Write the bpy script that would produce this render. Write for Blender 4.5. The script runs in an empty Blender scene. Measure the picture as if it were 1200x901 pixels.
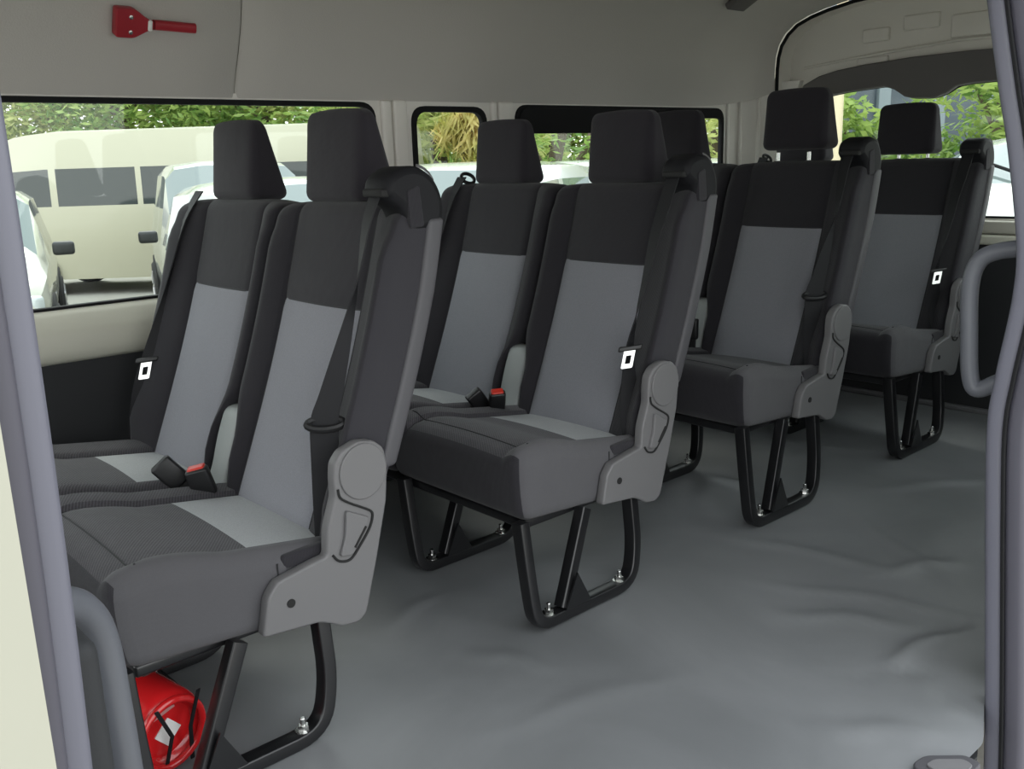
import bpy, math, random
from math import sin, cos, pi, radians, sqrt, exp, atan2
from mathutils import Vector as V, Matrix
random.seed(7)
col = bpy.context.scene.collection
scn = bpy.context.scene

# ------------------------------------------------------------------ materials
def mat(name, color, rough=.6, metal=0, spec=.5, bump=None, var=None, coat=0, emit=None, sheen=0):
    m = bpy.data.materials.new(name); m.use_nodes = True
    nt = m.node_tree; b = nt.nodes['Principled BSDF']
    b.inputs['Base Color'].default_value = (*color, 1)
    b.inputs['Roughness'].default_value = rough
    b.inputs['Metallic'].default_value = metal
    b.inputs['Specular IOR Level'].default_value = spec
    if coat: b.inputs['Coat Weight'].default_value = coat
    if sheen:
        b.inputs['Sheen Weight'].default_value = sheen
        b.inputs['Sheen Roughness'].default_value = .5
    tc = nt.nodes.new('ShaderNodeTexCoord')
    if var:
        sc, c2, det = var
        n = nt.nodes.new('ShaderNodeTexNoise'); n.inputs['Scale'].default_value = sc; n.inputs['Detail'].default_value = det
        r = nt.nodes.new('ShaderNodeValToRGB'); r.color_ramp.elements[0].position = .35; r.color_ramp.elements[1].position = .68
        r.color_ramp.elements[0].color = (*color, 1); r.color_ramp.elements[1].color = (*c2, 1)
        nt.links.new(tc.outputs['Object'], n.inputs['Vector']); nt.links.new(n.outputs['Fac'], r.inputs['Fac'])
        nt.links.new(r.outputs['Color'], b.inputs['Base Color'])
    if bump:
        kind, sc, st, dist = bump
        if kind == 'noise':
            n = nt.nodes.new('ShaderNodeTexNoise'); n.inputs['Scale'].default_value = sc; n.inputs['Detail'].default_value = 3; out = n.outputs['Fac']
            nt.links.new(tc.outputs['Object'], n.inputs['Vector'])
        else:
            n = nt.nodes.new('ShaderNodeTexWave'); n.inputs['Scale'].default_value = sc; n.inputs['Distortion'].default_value = .6
            n.bands_direction = kind
            out = n.outputs['Fac']; nt.links.new(tc.outputs['Object'], n.inputs['Vector'])
        bp = nt.nodes.new('ShaderNodeBump'); bp.inputs['Strength'].default_value = st; bp.inputs['Distance'].default_value = dist
        nt.links.new(out, bp.inputs['Height']); nt.links.new(bp.outputs['Normal'], b.inputs['Normal'])
    return m

def weave(name, c1, c2, sc, angle, rough=.85, st=.5):
    """cloth with a fine woven rib that shows in colour and relief"""
    m = bpy.data.materials.new(name); m.use_nodes = True; nt = m.node_tree; L = nt.links
    b = nt.nodes['Principled BSDF']; b.inputs['Roughness'].default_value = rough
    b.inputs['Specular IOR Level'].default_value = .25
    b.inputs['Sheen Weight'].default_value = .12; b.inputs['Sheen Roughness'].default_value = .6
    tc = nt.nodes.new('ShaderNodeTexCoord'); mp = nt.nodes.new('ShaderNodeMapping')
    mp.inputs['Rotation'].default_value = (0, 0, radians(angle))
    L.new(tc.outputs['Object'], mp.inputs['Vector'])
    w = nt.nodes.new('ShaderNodeTexWave'); w.bands_direction = 'X'; w.inputs['Scale'].default_value = sc; w.inputs['Distortion'].default_value = 1.2
    w.inputs['Detail'].default_value = 1; w.inputs['Detail Scale'].default_value = 6
    L.new(mp.outputs['Vector'], w.inputs['Vector'])
    n = nt.nodes.new('ShaderNodeTexNoise'); n.inputs['Scale'].default_value = 420; n.inputs['Detail'].default_value = 2
    L.new(tc.outputs['Object'], n.inputs['Vector'])
    n2 = nt.nodes.new('ShaderNodeTexNoise'); n2.inputs['Scale'].default_value = 7; n2.inputs['Detail'].default_value = 3
    L.new(tc.outputs['Object'], n2.inputs['Vector'])
    ad = nt.nodes.new('ShaderNodeMath'); ad.operation = 'MULTIPLY_ADD'; ad.inputs[1].default_value = .5
    L.new(w.outputs['Fac'], ad.inputs[0]); 
    ml = nt.nodes.new('ShaderNodeMath'); ml.operation = 'MULTIPLY'; ml.inputs[1].default_value = .5
    L.new(n.outputs['Fac'], ml.inputs[0]); L.new(ml.outputs[0], ad.inputs[2])
    mx = nt.nodes.new('ShaderNodeMix'); mx.data_type = 'RGBA'
    mx.inputs[6].default_value = (*c1, 1); mx.inputs[7].default_value = (*c2, 1)
    L.new(ad.outputs[0], mx.inputs[0]); L.new(mx.outputs[2], b.inputs['Base Color'])
    bp = nt.nodes.new('ShaderNodeBump'); bp.inputs['Strength'].default_value = st; bp.inputs['Distance'].default_value = .0012
    bp2 = nt.nodes.new('ShaderNodeBump'); bp2.inputs['Strength'].default_value = .35; bp2.inputs['Distance'].default_value = .012
    L.new(n2.outputs['Fac'], bp2.inputs['Height'])
    L.new(ad.outputs[0], bp.inputs['Height']); L.new(bp2.outputs['Normal'], bp.inputs['Normal']); L.new(bp.outputs['Normal'], b.inputs['Normal'])
    return m

def glass(name, tint=(1, 1, 1), refl=.9):
    m = bpy.data.materials.new(name); m.use_nodes = True; nt = m.node_tree; L = nt.links
    for n in list(nt.nodes): nt.nodes.remove(n)
    o = nt.nodes.new('ShaderNodeOutputMaterial'); t = nt.nodes.new('ShaderNodeBsdfTransparent'); g = nt.nodes.new('ShaderNodeBsdfGlossy')
    lw = nt.nodes.new('ShaderNodeLayerWeight'); lw.inputs['Blend'].default_value = .5; mx = nt.nodes.new('ShaderNodeMixShader')
    pw = nt.nodes.new('ShaderNodeMath'); pw.operation = 'POWER'; pw.inputs[1].default_value = 5
    f = nt.nodes.new('ShaderNodeMath'); f.operation = 'MULTIPLY_ADD'; f.inputs[1].default_value = .5; f.inputs[2].default_value = .025
    L.new(lw.outputs['Facing'], pw.inputs[0]); L.new(pw.outputs[0], f.inputs[0])
    t.inputs[0].default_value = (*tint, 1); g.inputs['Roughness'].default_value = .02; g.inputs['Color'].default_value = (refl, refl, refl, 1)
    L.new(f.outputs[0], mx.inputs[0]); L.new(t.outputs[0], mx.inputs[1]); L.new(g.outputs[0], mx.inputs[2]); L.new(mx.outputs[0], o.inputs[0])
    return m

M = {}
M['cloth_dark'] = weave('dark_woven_cloth', (.012, .011, .014), (.027, .025, .031), 150, 35)
M['cloth_rib'] = weave('dark_ribbed_cloth', (.019, .018, .022), (.088, .083, .092), 60, 35, st=.7)
M['cloth_smooth'] = weave('dark_smooth_cloth', (.068, .066, .072), (.092, .089, .096), 220, 10, st=.25)
M['cloth_side'] = weave('backrest_side_cloth', (.022, .021, .026), (.035, .033, .039), 220, 10, st=.25)
M['cloth_head'] = weave('headrest_cloth', (.012, .010, .014), (.022, .019, .025), 230, 20, st=.3)
M['cloth_light'] = weave('light_grey_cloth', (.15, .152, .172), (.31, .312, .345), 130, 60, st=.5)
M['cloth_patch'] = weave('pale_ribbed_cloth', (.22, .23, .24), (.56, .575, .585), 82, 90, st=.6)
M['piping'] = mat('piping', (.018, .018, .02), .7)
M['plastic'] = mat('grey_plastic', (.15, .147, .15), .5, bump=('noise', 900, .12, .0006), spec=.4)
M['plastic_light'] = mat('light_grey_plastic', (.30, .32, .315), .5, spec=.4)
M['tower'] = mat('tower_plastic', (.009, .009, .011), .65, spec=.25)
M['plastic_dark'] = mat('black_plastic', (.012, .012, .013), .42)
M['groove'] = mat('dark_groove', (.01, .01, .01), .8)
M['shell'] = mat('seat_back_shell', (.066, .064, .071), .55, bump=('noise', 700, .12, .0006))
M['steel_black'] = mat('black_painted_steel', (.010, .010, .011), .28, spec=.6)
M['steel'] = mat('bright_steel', (.62, .62, .6), .25, metal=1)
M['belt'] = mat('belt_webbing', (.012, .012, .014), .65, bump=('X', 260, .3, .0006), spec=.3)
M['red_button'] = mat('red_button', (.62, .035, .02), .35)
M['red_paint'] = mat('red_paint', (.55, .012, .014), .25, coat=.6)
M['red_plastic'] = mat('red_plastic', (.33, .012, .022), .4)
M['white_label'] = mat('white_label', (.8, .8, .78), .5)
M['pink_label'] = mat('faded_label', (.5, .25, .24), .5)
M['headliner'] = mat('headliner_cloth', (.50, .478, .445), .95, bump=('noise', 260, .35, .002), spec=.1)
M['beige'] = mat('beige_trim', (.50, .48, .42), .45, spec=.4)
M['pillar'] = mat('pale_pillar_trim', (.76, .73, .68), .5, spec=.4)
M['sill'] = mat('sill_trim', (.60, .59, .50), .5, bump=('noise', 500, .1, .0006))
M['gate_panel'] = mat('gate_panel', (.74, .71, .65), .4)
M['gate_band'] = mat('gate_band', (.12, .112, .108), .7)
M['dark_trim'] = mat('dark_lower_trim', (.016, .017, .019), .75, bump=('noise', 300, .2, .001))
M['rubber'] = mat('black_rubber', (.010, .010, .011), .75, spec=.2)
M['door_seal'] = mat('grey_door_seal', (.125, .125, .155), .42, spec=.5)
M['door_seal2'] = mat('dark_door_seal', (.075, .072, .09), .5, spec=.4)
M['handle'] = mat('handle_grip', (.10, .105, .12), .4, spec=.5)
M['paint_cream'] = mat('cream_paint', (.36, .355, .29), .25, coat=.7)
M['paint_white'] = mat('white_paint', (.48, .49, .46), .22, coat=.7)
M['paint_silver'] = mat('silver_paint', (.42, .42, .35), .25, coat=.7)
M['paint_van'] = mat('pale_cream_van_paint', (.46, .44, .33), .35, coat=.3)
M['car_glass'] = mat('car_glass', (.10, .14, .13), .05, spec=.9, coat=.5)
M['windscreen'] = mat('pale_windscreen', (.17, .205, .20), .06, spec=.9, coat=.6)
M['dark_glass'] = mat('dark_side_glass', (.028, .035, .035), .06, spec=.8)
M['tyre'] = mat('tyre', (.015, .015, .015), .8)
M['rim'] = mat('wheel_rim', (.45, .45, .46), .3, metal=.9)
M['chrome'] = mat('chrome', (.6, .62, .62), .12, metal=1)
M['lamp'] = mat('lamp_lens', (.50, .54, .54), .08, spec=.9)
M['grille'] = mat('grille_black', (.02, .022, .022), .4)
M['glass'] = glass('window_glass', (.93, .96, .94))
M['bark'] = mat('bark', (.11, .085, .055), .9, bump=('noise', 20, .5, .02))
M['post'] = mat('pale_post', (.72, .62, .42), .6)
M['facade'] = mat('blue_grey_facade', (.045, .065, .085), .3, var=(3, (.07, .09, .11), 2))
M['facade_col'] = mat('facade_column', (.20, .24, .26), .6)
M['ground'] = mat('concrete', (.34, .33, .29), .9, var=(1.4, (.42, .40, .36), 6), bump=('noise', 60, .3, .01))

def leafmat(name, c1, c2):
    m = bpy.data.materials.new(name); m.use_nodes = True; nt = m.node_tree; L = nt.links
    b = nt.nodes['Principled BSDF']; b.inputs['Roughness'].default_value = .55
    tc = nt.nodes.new('ShaderNodeTexCoord'); n = nt.nodes.new('ShaderNodeTexNoise'); n.inputs['Scale'].default_value = 1.6; n.inputs['Detail'].default_value = 5
    r = nt.nodes.new('ShaderNodeValToRGB'); r.color_ramp.elements[0].position = .38; r.color_ramp.elements[1].position = .62
    r.color_ramp.elements[0].color = (*c1, 1); r.color_ramp.elements[1].color = (*c2, 1)
    L.new(tc.outputs['Object'], n.inputs['Vector']); L.new(n.outputs['Fac'], r.inputs['Fac']); L.new(r.outputs['Color'], b.inputs['Base Color'])
    t = nt.nodes.new('ShaderNodeBsdfTranslucent'); L.new(r.outputs['Color'], t.inputs['Color'])
    mx = nt.nodes.new('ShaderNodeMixShader'); mx.inputs[0].default_value = .45
    o = nt.nodes['Material Output']; L.new(b.outputs[0], mx.inputs[1]); L.new(t.outputs[0], mx.inputs[2]); L.new(mx.outputs[0], o.inputs[0])
    return m
M['leaf_yellow'] = leafmat('yellow_green_leaves', (.24, .33, .06), (.60, .62, .24))
M['leaf_green'] = leafmat('mid_green_leaves', (.13, .26, .05), (.44, .56, .16))
M['leaf_deep'] = leafmat('deep_green_leaves', (.06, .17, .03), (.24, .42, .10))
M['leaf_palm'] = leafmat('golden_palm_leaves', (.30, .32, .06), (.70, .55, .22))

# floor: vinyl with soft scuffs
def floor_mat():
    m = mat('grey_vinyl', (.088, .093, .095), .45, spec=.45)
    nt = m.node_tree; L = nt.links; b = nt.nodes['Principled BSDF']
    tc = nt.nodes.new('ShaderNodeTexCoord')
    n = nt.nodes.new('ShaderNodeTexNoise'); n.inputs['Scale'].default_value = 1.7; n.inputs['Detail'].default_value = 5; n.inputs['Distortion'].default_value = .8
    r = nt.nodes.new('ShaderNodeValToRGB'); r.color_ramp.elements[0].position = .35; r.color_ramp.elements[1].position = .70
    r.color_ramp.elements[0].color = (.165, .170, .174, 1); r.color_ramp.elements[1].color = (.235, .240, .246, 1)
    L.new(tc.outputs['Object'], n.inputs['Vector']); L.new(n.outputs['Fac'], r.inputs['Fac']); L.new(r.outputs['Color'], b.inputs['Base Color'])
    n3 = nt.nodes.new('ShaderNodeTexNoise'); n3.inputs['Scale'].default_value = 3.1; n3.inputs['Detail'].default_value = 4
    mr = nt.nodes.new('ShaderNodeMapRange'); mr.inputs[3].default_value = .32; mr.inputs[4].default_value = .52
    L.new(tc.outputs['Object'], n3.inputs['Vector']); L.new(n3.outputs['Fac'], mr.inputs[0]); L.new(mr.outputs[0], b.inputs['Roughness'])
    n2 = nt.nodes.new('ShaderNodeTexNoise'); n2.inputs['Scale'].default_value = 350; n2.inputs['Detail'].default_value = 2
    bp = nt.nodes.new('ShaderNodeBump'); bp.inputs['Strength'].default_value = .15; bp.inputs['Distance'].default_value = .001
    L.new(tc.outputs['Object'], n2.inputs['Vector']); L.new(n2.outputs['Fac'], bp.inputs['Height']); L.new(bp.outputs['Normal'], b.inputs['Normal'])
    return m
M['floor'] = floor_mat()

# ------------------------------------------------------------------ mesh helpers
class MB:
    def __init__(s): s.v = []; s.f = []; s.mi = []; s.ms = []
    def mat(s, m):
        if m not in s.ms: s.ms.append(m)
        return s.ms.index(m)
    def add(s, vs, fs, m):
        k = len(s.v); i = s.mat(m) if isinstance(m, str) else None
        s.v += [tuple(p) for p in vs]
        for j, f in enumerate(fs):
            s.f.append(tuple(a + k for a in f)); s.mi.append(i if i is not None else s.mat(m[j]))
    def build(s, name, parent=None, smooth=True, origin=None, angle=40):
        me = bpy.data.meshes.new(name)
        o0 = V(origin) if origin else V((0, 0, 0))
        me.from_pydata([tuple(V(p) - o0) for p in s.v], [], s.f)
        for m in s.ms: me.materials.append(M[m])
        for p, i in zip(me.polygons, s.mi): p.material_index = i
        me.update()
        if smooth:
            me.polygons.foreach_set('use_smooth', [True] * len(me.polygons))
            me.set_sharp_from_angle(angle=radians(angle))
        o = bpy.data.objects.new(name, me); col.objects.link(o); o.location = o0
        if parent: o.parent = parent
        return o

def grid_box(xs, ys, zs, r, fn=None, mfn=None, m='plastic'):
    """box surface sampled on the given coordinate lists, corners rounded to r, then mapped by fn; mfn(center)->material"""
    lo = (xs[0], ys[0], zs[0]); hi = (xs[-1], ys[-1], zs[-1])
    key = {}; vs = []; raw = []; fs = []
    def vid(p):
        k = (round(p[0], 5), round(p[1], 5), round(p[2], 5))
        if k in key: return key[k]
        q = [min(max(p[i], lo[i] + r), hi[i] - r) for i in range(3)]
        d = V(p) - V(q); 
        if d.length > 1e-9: P = V(q) + d.normalized() * r
        else: P = V(p)
        key[k] = len(vs); vs.append(tuple(fn(P)) if fn else tuple(P)); raw.append(tuple(p)); return key[k]
    L = (xs, ys, zs)
    for ax in range(3):
        a, b = [(1, 2), (2, 0), (0, 1)][ax]
        for side in (0, 1):
            for i in range(len(L[a]) - 1):
                for j in range(len(L[b]) - 1):
                    q = []
                    for (ii, jj) in ((i, j), (i + 1, j), (i + 1, j + 1), (i, j + 1)):
                        p = [0, 0, 0]; p[ax] = (lo, hi)[side][ax]; p[a] = L[a][ii]; p[b] = L[b][jj]; q.append(vid(p))
                    if not side: q.reverse()
                    fs.append(tuple(q))
    if mfn:
        ms = []
        for f in fs:
            c = [sum(raw[i][k] for i in f) / 4 for k in range(3)]; ms.append(mfn(c))
        return vs, fs, ms
    return vs, fs, m

def lin(a, b, n, extra=(), r=0):
    s = {round(a + (b - a) * i / n, 5) for i in range(n + 1)}
    s |= {round(e, 5) for e in extra}
    if r:
        for k in (.15, .35, .6, 1): s |= {round(a + r * k, 5), round(b - r * k, 5)}
    out = sorted(s); res = [out[0]]
    for p in out[1:]:
        if p - res[-1] > .0012: res.append(p)
        elif abs(p - b) < 1e-6: res[-1] = p
    return res

def rbox(mb, lo, hi, r, m, rot=None, c=None, n=1):
    xs, ys, zs = [lin(lo[i], hi[i], n, r=r) for i in range(3)]
    fn = None
    if rot is not None:
        cc = V(c) if c else (V(lo) + V(hi)) / 2
        fn = lambda p: rot @ (p - cc) + cc
    v, f, mm = grid_box(xs, ys, zs, r, fn=fn, m=m); mb.add(v, f, mm)

def tube(mb, pts, r, m, n=10, closed=False, prof=None, caps=True, up=None):
    """sweep a circle (or profile list of (a,b)) along pts"""
    P = [V(p) for p in pts]; N = len(P)
    prof = prof or [(r * cos(2 * pi * k / n), r * sin(2 * pi * k / n)) for k in range(n)]
    n = len(prof); vs = []; fs = []
    T = []
    for i in range(N):
        if closed: t = P[(i + 1) % N] - P[i - 1]
        else: t = P[min(i + 1, N - 1)] - P[max(i - 1, 0)]
        T.append(t.normalized())
    if up is not None: u = V(up)
    else:
        u = V((0, 0, 1)) if abs(T[0].z) < .9 else V((1, 0, 0))
    for i in range(N):
        if up is not None: u0 = V(up)
        else: u0 = u
        s = T[i].cross(u0); s.normalize(); uu = s.cross(T[i]).normalized(); u = uu
        sc = 1
        if 0 < i < N - 1 or closed:
            a = (P[i] - P[i - 1]).normalized(); b = (P[(i + 1) % N] - P[i]).normalized()
            sc = 1 / max(.5, sqrt(max(0.01, (1 + a.dot(b)) / 2)))
        for (a, b) in prof: vs.append(P[i] + s * a * (sc if up is not None else 1) + uu * b)
    for i in range(N if closed else N - 1):
        j = (i + 1) % N
        for k in range(n):
            fs.append((i * n + k, i * n + (k + 1) % n, j * n + (k + 1) % n, j * n + k))
    if not closed and caps:
        fs.append(tuple(range(n - 1, -1, -1))); fs.append(tuple((N - 1) * n + k for k in range(n)))
    mb.add(vs, fs, m)

def rectprof(w, h, r):
    out = []
    for cx, cy, a0 in ((w / 2 - r, h / 2 - r, 0), (-w / 2 + r, h / 2 - r, 90), (-w / 2 + r, -h / 2 + r, 180), (w / 2 - r, -h / 2 + r, 270)):
        for k in range(4):
            a = radians(a0 + 30 * k); out.append((cx + r * cos(a), cy + r * sin(a)))
    return out

def smooth_path(pts, n=6):
    P = [V(p) for p in pts]; out = []
    for i in range(len(P) - 1):
        p0 = P[max(i - 1, 0)]; p1 = P[i]; p2 = P[i + 1]; p3 = P[min(i + 2, len(P) - 1)]
        for k in range(n):
            t = k / n
            out.append(.5 * ((2 * p1) + (-p0 + p2) * t + (2 * p0 - 5 * p1 + 4 * p2 - p3) * t * t + (-p0 + 3 * p1 - 3 * p2 + p3) * t ** 3))
    out.append(P[-1]); return out

def rounded_poly(pts, r, n=5):
    """fillet every corner of an open (ends kept) or closed polyline"""
    out = []; N = len(pts)
    P = [V(p) for p in pts]
    for i in range(N):
        a = P[i - 1]; b = P[i]; c = P[(i + 1) % N]
        ri = r[i] if isinstance(r, (list, tuple)) else r
        d1 = (a - b); d2 = (c - b); l = min(ri, d1.length * .49, d2.length * .49)
        s = b + d1.normalized() * l; e = b + d2.normalized() * l
        if l < 1e-5: out.append(b); continue
        for k in range(n + 1):
            t = k / n; out.append((1 - t) ** 2 * s + 2 * t * (1 - t) * b + t * t * e)
    return out

def plate(mb, outline, t0, t1, m, axis='y', holes=(), bevel=0):
    """extrude a 2-D outline (a,b) between t0 and t1 on an axis, holes cut out; made through a filled 2-D curve"""
    cu = bpy.data.curves.new('tmp', 'CURVE'); cu.dimensions = '2D'; cu.fill_mode = 'BOTH'
    cu.extrude = abs(t1 - t0) / 2 - bevel; cu.bevel_depth = bevel; cu.bevel_resolution = 1; cu.offset = -bevel
    for lp in [outline] + list(holes):
        sp = cu.splines.new('POLY'); sp.points.add(len(lp) - 1)
        for i, p in enumerate(lp): sp.points[i].co = (p[0], p[1], 0, 1)
        sp.use_cyclic_u = True
    o = bpy.data.objects.new('tmp', cu); col.objects.link(o)
    dg = bpy.context.evaluated_depsgraph_get(); me = bpy.data.meshes.new_from_object(o.evaluated_get(dg))
    c = (t0 + t1) / 2; vs = []
    for v in me.vertices:
        a, b, t = v.co
        vs.append({'y': (a, c - t, b), 'x': (c + t, a, b), 'z': (a, b, c + t)}[axis])
    fs = [tuple(p.vertices) for p in me.polygons]
    mb.add(vs, fs, m)
    bpy.data.objects.remove(o); bpy.data.curves.remove(cu); bpy.data.meshes.remove(me)

def rrect(x0, x1, z0, z1, r, n=6):
    return [(p.x, p.y) for p in rounded_poly([(x0, z0, 0), (x1, z0, 0), (x1, z1, 0), (x0, z1, 0)], r, n)]

def ribbon(mb, pts, wv, th, m):
    """strap: pts centre line, wv width vectors per point"""
    P = [V(p) for p in pts]; n = len(P); vs = []; fs = []
    for i in range(n):
        t = (P[min(i + 1, n - 1)] - P[max(i - 1, 0)]).normalized(); w = V(wv[i]); nn = t.cross(w).normalized() * th / 2
        vs += [P[i] - w / 2 - nn, P[i] + w / 2 - nn, P[i] + w / 2 + nn, P[i] - w / 2 + nn]
    for i in range(n - 1):
        for k in range(4): fs.append((i * 4 + k, i * 4 + (k + 1) % 4, i * 4 + 4 + (k + 1) % 4, i * 4 + 4 + k))
    fs += [(3, 2, 1, 0), tuple((n - 1) * 4 + k for k in range(4))]
    mb.add(vs, fs, m)

def lathe(mb, prof, m, mtx=Matrix(), n=24):
    vs = []; fs = []
    for (r, h) in prof:
        for k in range(n): vs.append(mtx @ V((r * cos(2 * pi * k / n), r * sin(2 * pi * k / n), h)))
    for i in range(len(prof) - 1):
        for k in range(n): fs.append((i * n + k, i * n + (k + 1) % n, (i + 1) * n + (k + 1) % n, (i + 1) * n + k))
    fs.append(tuple(range(n - 1, -1, -1))); fs.append(tuple((len(prof) - 1) * n + k for k in range(n)))
    mb.add(vs, fs, m)

def empty(name, loc=(0, 0, 0), label=None, cat=None, group=None):
    o = bpy.data.objects.new(name, None); o.empty_display_size = .1; col.objects.link(o); o.location = loc
    tag(o, label, cat, group); return o
def tag(o, label=None, cat=None, group=None, kind=None):
    if label: o['label'] = label
    if cat: o['category'] = cat
    if group: o['group'] = group
    if kind: o['kind'] = kind
    return o
def kids(o): return [c for c in bpy.data.objects if c.parent == o]
def copy_tree(o, parent=None):
    c = o.copy(); col.objects.link(c)
    if parent: c.parent = parent
    for ch in kids(o): copy_tree(ch, c)
    return c

# ------------------------------------------------------------------ camera
K = 1.1
YAW, PITCH, ROLL, F = 0.843668185, -0.235365047, -0.0322970116, 1104.18762
CAM = V((-0.699799201, -1.88948940, 1.09482074))
f_ = V((cos(YAW) * cos(PITCH), sin(YAW) * cos(PITCH), sin(PITCH)))
r0 = V((sin(YAW), -cos(YAW), 0)); u0 = r0.cross(f_)
r_ = cos(ROLL) * r0 + sin(ROLL) * u0; u_ = -sin(ROLL) * r0 + cos(ROLL) * u0
cd = bpy.data.cameras.new('camera'); co = bpy.data.objects.new('camera', cd); col.objects.link(co)
co.matrix_world = Matrix(((r_.x, u_.x, -f_.x, CAM.x), (r_.y, u_.y, -f_.y, CAM.y), (r_.z, u_.z, -f_.z, CAM.z), (0, 0, 0, 1)))
cd.sensor_width = 36; cd.lens = F / 1200 * 36; cd.clip_start = .02; cd.clip_end = 200
scn.camera = co

# ------------------------------------------------------------------ the shell of the van
YC = -.175
def struct(o, label=None): tag(o, label, None, None, 'structure'); return o

# floor: a real grid with creases and sags of loose vinyl
CREASE = [((1.02, -1.02), (1.454, -1.113), .018, .009), ((1.0, -.99), (1.175, -1.128), .016, -.006), ((1.1, -1.171), (1.05, -1.29), .022, -.007),
          ((1.50, -.79), (1.778, -.927), .02, .006), ((1.898, -.011), (1.817, -.27), .022, .008), ((.792, -1.033), (.979, -1.297), .03, .006),
          ((.50, -.33), (.62, -.55), .022, .004), ((1.15, -.72), (1.33, -1.02), .028, .006), ((.429, -.13), (.673, -.051), .02, .004),
          ((1.25, -.55), (1.5, -1.15), .02, .004), ((1.45, -.3), (1.6, -.9), .025, .004), ((2.1, -.45), (2.5, -.75), .03, .005),
          ((.3, -.6), (.8, -.75), .03, .003), ((2.3, .2), (2.5, -.3), .025, .004), ((1.6, -1.0), (1.9, -.5), .018, .004)]
def fz(x, y):
    z = 0
    for (a, b, w, h) in CREASE:
        ax, ay = a; bx, by = b; dx, dy = bx - ax, by - ay; L2 = dx * dx + dy * dy
        t = ((x - ax) * dx + (y - ay) * dy) / L2; tc = min(1, max(0, t)); 
        px, py = ax + tc * dx + .012 * sin(9 * tc) * dy / sqrt(L2), ay + tc * dy - .012 * sin(9 * tc) * dx / sqrt(L2)
        d = sqrt((x - px) ** 2 + (y - py) ** 2); fade = sin(pi * min(1, max(.04, t * .92 + .04)))
        z += h * exp(-(d / w) ** 2) * fade
    z += .0022 * sin(7.3 * x + 3 * sin(4.1 * y)) * sin(6.1 * y + 2 * sin(3.3 * x))
    return z * min(1, max(0, (y + 1.30) * 12)) * 1.5
mb = MB(); nx, ny = 250, 120
X0, X1, Y0, Y1 = -1.6, 3.27, -1.30, .85
vs = [(X0 + (X1 - X0) * i / nx, Y0 + (Y1 - Y0) * j / ny, 0) for j in range(ny + 1) for i in range(nx + 1)]
def edge(x): return -1.30 if x < .98 else (-1.30 + (x - .98) / .14 * .055 if x < 1.12 else -1.245)
vs = [(x, edge(x) + (y - Y0) * (Y1 - edge(x)) / (Y1 - Y0), 0) for x, y, z in vs]
vs = [(x, y, fz(x, y)) for x, y, z in vs]
fs = [(j * (nx + 1) + i, j * (nx + 1) + i + 1, (j + 1) * (nx + 1) + i + 1, (j + 1) * (nx + 1) + i) for j in range(ny) for i in range(nx)]
mb.add(vs, fs, 'floor')
# edge thickness
plate(mb, [(X0, -1.295), (.97, -1.295), (1.12, -1.24), (3.26, -1.24), (3.26, .85), (X0, .85)], -.06, -.026, 'dark_trim', 'z')
struct(mb.build('floor', angle=80))

# headliner / ceiling
prof = [(.850, 1.297), (.846, 1.314), (.825, 1.365), (.794, 1.424), (.770, 1.480), (.744, 1.558), (.712, 1.615), (.66, 1.665), (.58, 1.705), (.46, 1.738), (.30, 1.760), (.08, 1.775), (YC, 1.780)]
rear = [(.640, 1.345), (.640, 1.365), (.640, 1.40), (.640, 1.45), (.636, 1.50), (.622, 1.55), (.59, 1.595), (.545, 1.63), (.48, 1.655), (.40, 1.675), (.28, 1.695), (.08, 1.710), (YC, 1.715)]
def full(p):
    q = [(2 * YC - y, z) for (y, z) in reversed(p[:-1]) if z > 1.40]
    return p + q
nkeep = len(full(prof))
def ring(x):
    if x <= 2.85: p = prof
    else:
        t = (x - 2.85) / .37; t = min(1, t); s = 1 - sqrt(max(0, 1 - t * t)) if t < 1 else 1
        p = [(a[0] + (b[0] - a[0]) * s, a[1] + (b[1] - a[1]) * s) for a, b in zip(prof, rear)]
    qs = [(2 * YC - y, z) for (y, z) in reversed(p[3:-1])]
    return p + qs
SEAM = .665
def liner(x0, x1, xs):
    mb = MB(); rs = [[(x, y, z) for (y, z) in ring(x)] for x in xs]; n = len(rs[0]); vs = []
    for k, rr in enumerate(rs):
        # edges of each panel roll outward a little so that the seam reads
        e = .006 if (k == 0 or k == len(rs) - 1) else 0
        vs += [(x, y + (e if y > YC else -e) * (1 if z < 1.7 else .2), z + e) for (x, y, z) in rr]
    fs = [(k * n + i, k * n + i + 1, (k + 1) * n + i + 1, (k + 1) * n + i) for k in range(len(rs) - 1) for i in range(n - 1)]
    mb.add(vs, fs, 'headliner'); return mb.build
b1 = liner(0, 0, [-1.6, -1.2, -.6, 0, .4, SEAM - .012, SEAM - .001]);
c1 = struct(b1('ceiling'))
xs2 = [SEAM + .001, SEAM + .012] + [.8 + .2 * i for i in range(11)] + [2.85 + .37 * k / 12 for k in range(13)]
c2 = struct(liner(0, 0, xs2)('ceiling'))
# a sealed outer roof skin above the liner (blocks the sky)
mb = MB()
o_ = [(y + (.03 if y > YC else -.03), z + .03) for (y, z) in ring(0)]
o_ = [(.92, 1.29)] + o_[1:] ; n = len(o_)
XS = [-1.62, 3.0, 3.34, 3.46]
vs = []
for x, s in zip(XS, (1, 1, .97, .93)):
    vs += [(x, YC + (y - YC) * s, z * (1 if s == 1 else .985)) for (y, z) in o_]
mb.add(vs, [(k * n + i, k * n + i + 1, (k + 1) * n + i + 1, (k + 1) * n + i) for k in range(3) for i in range(n - 1)], 'paint_cream')
struct(mb.build('trim_1'))

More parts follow.
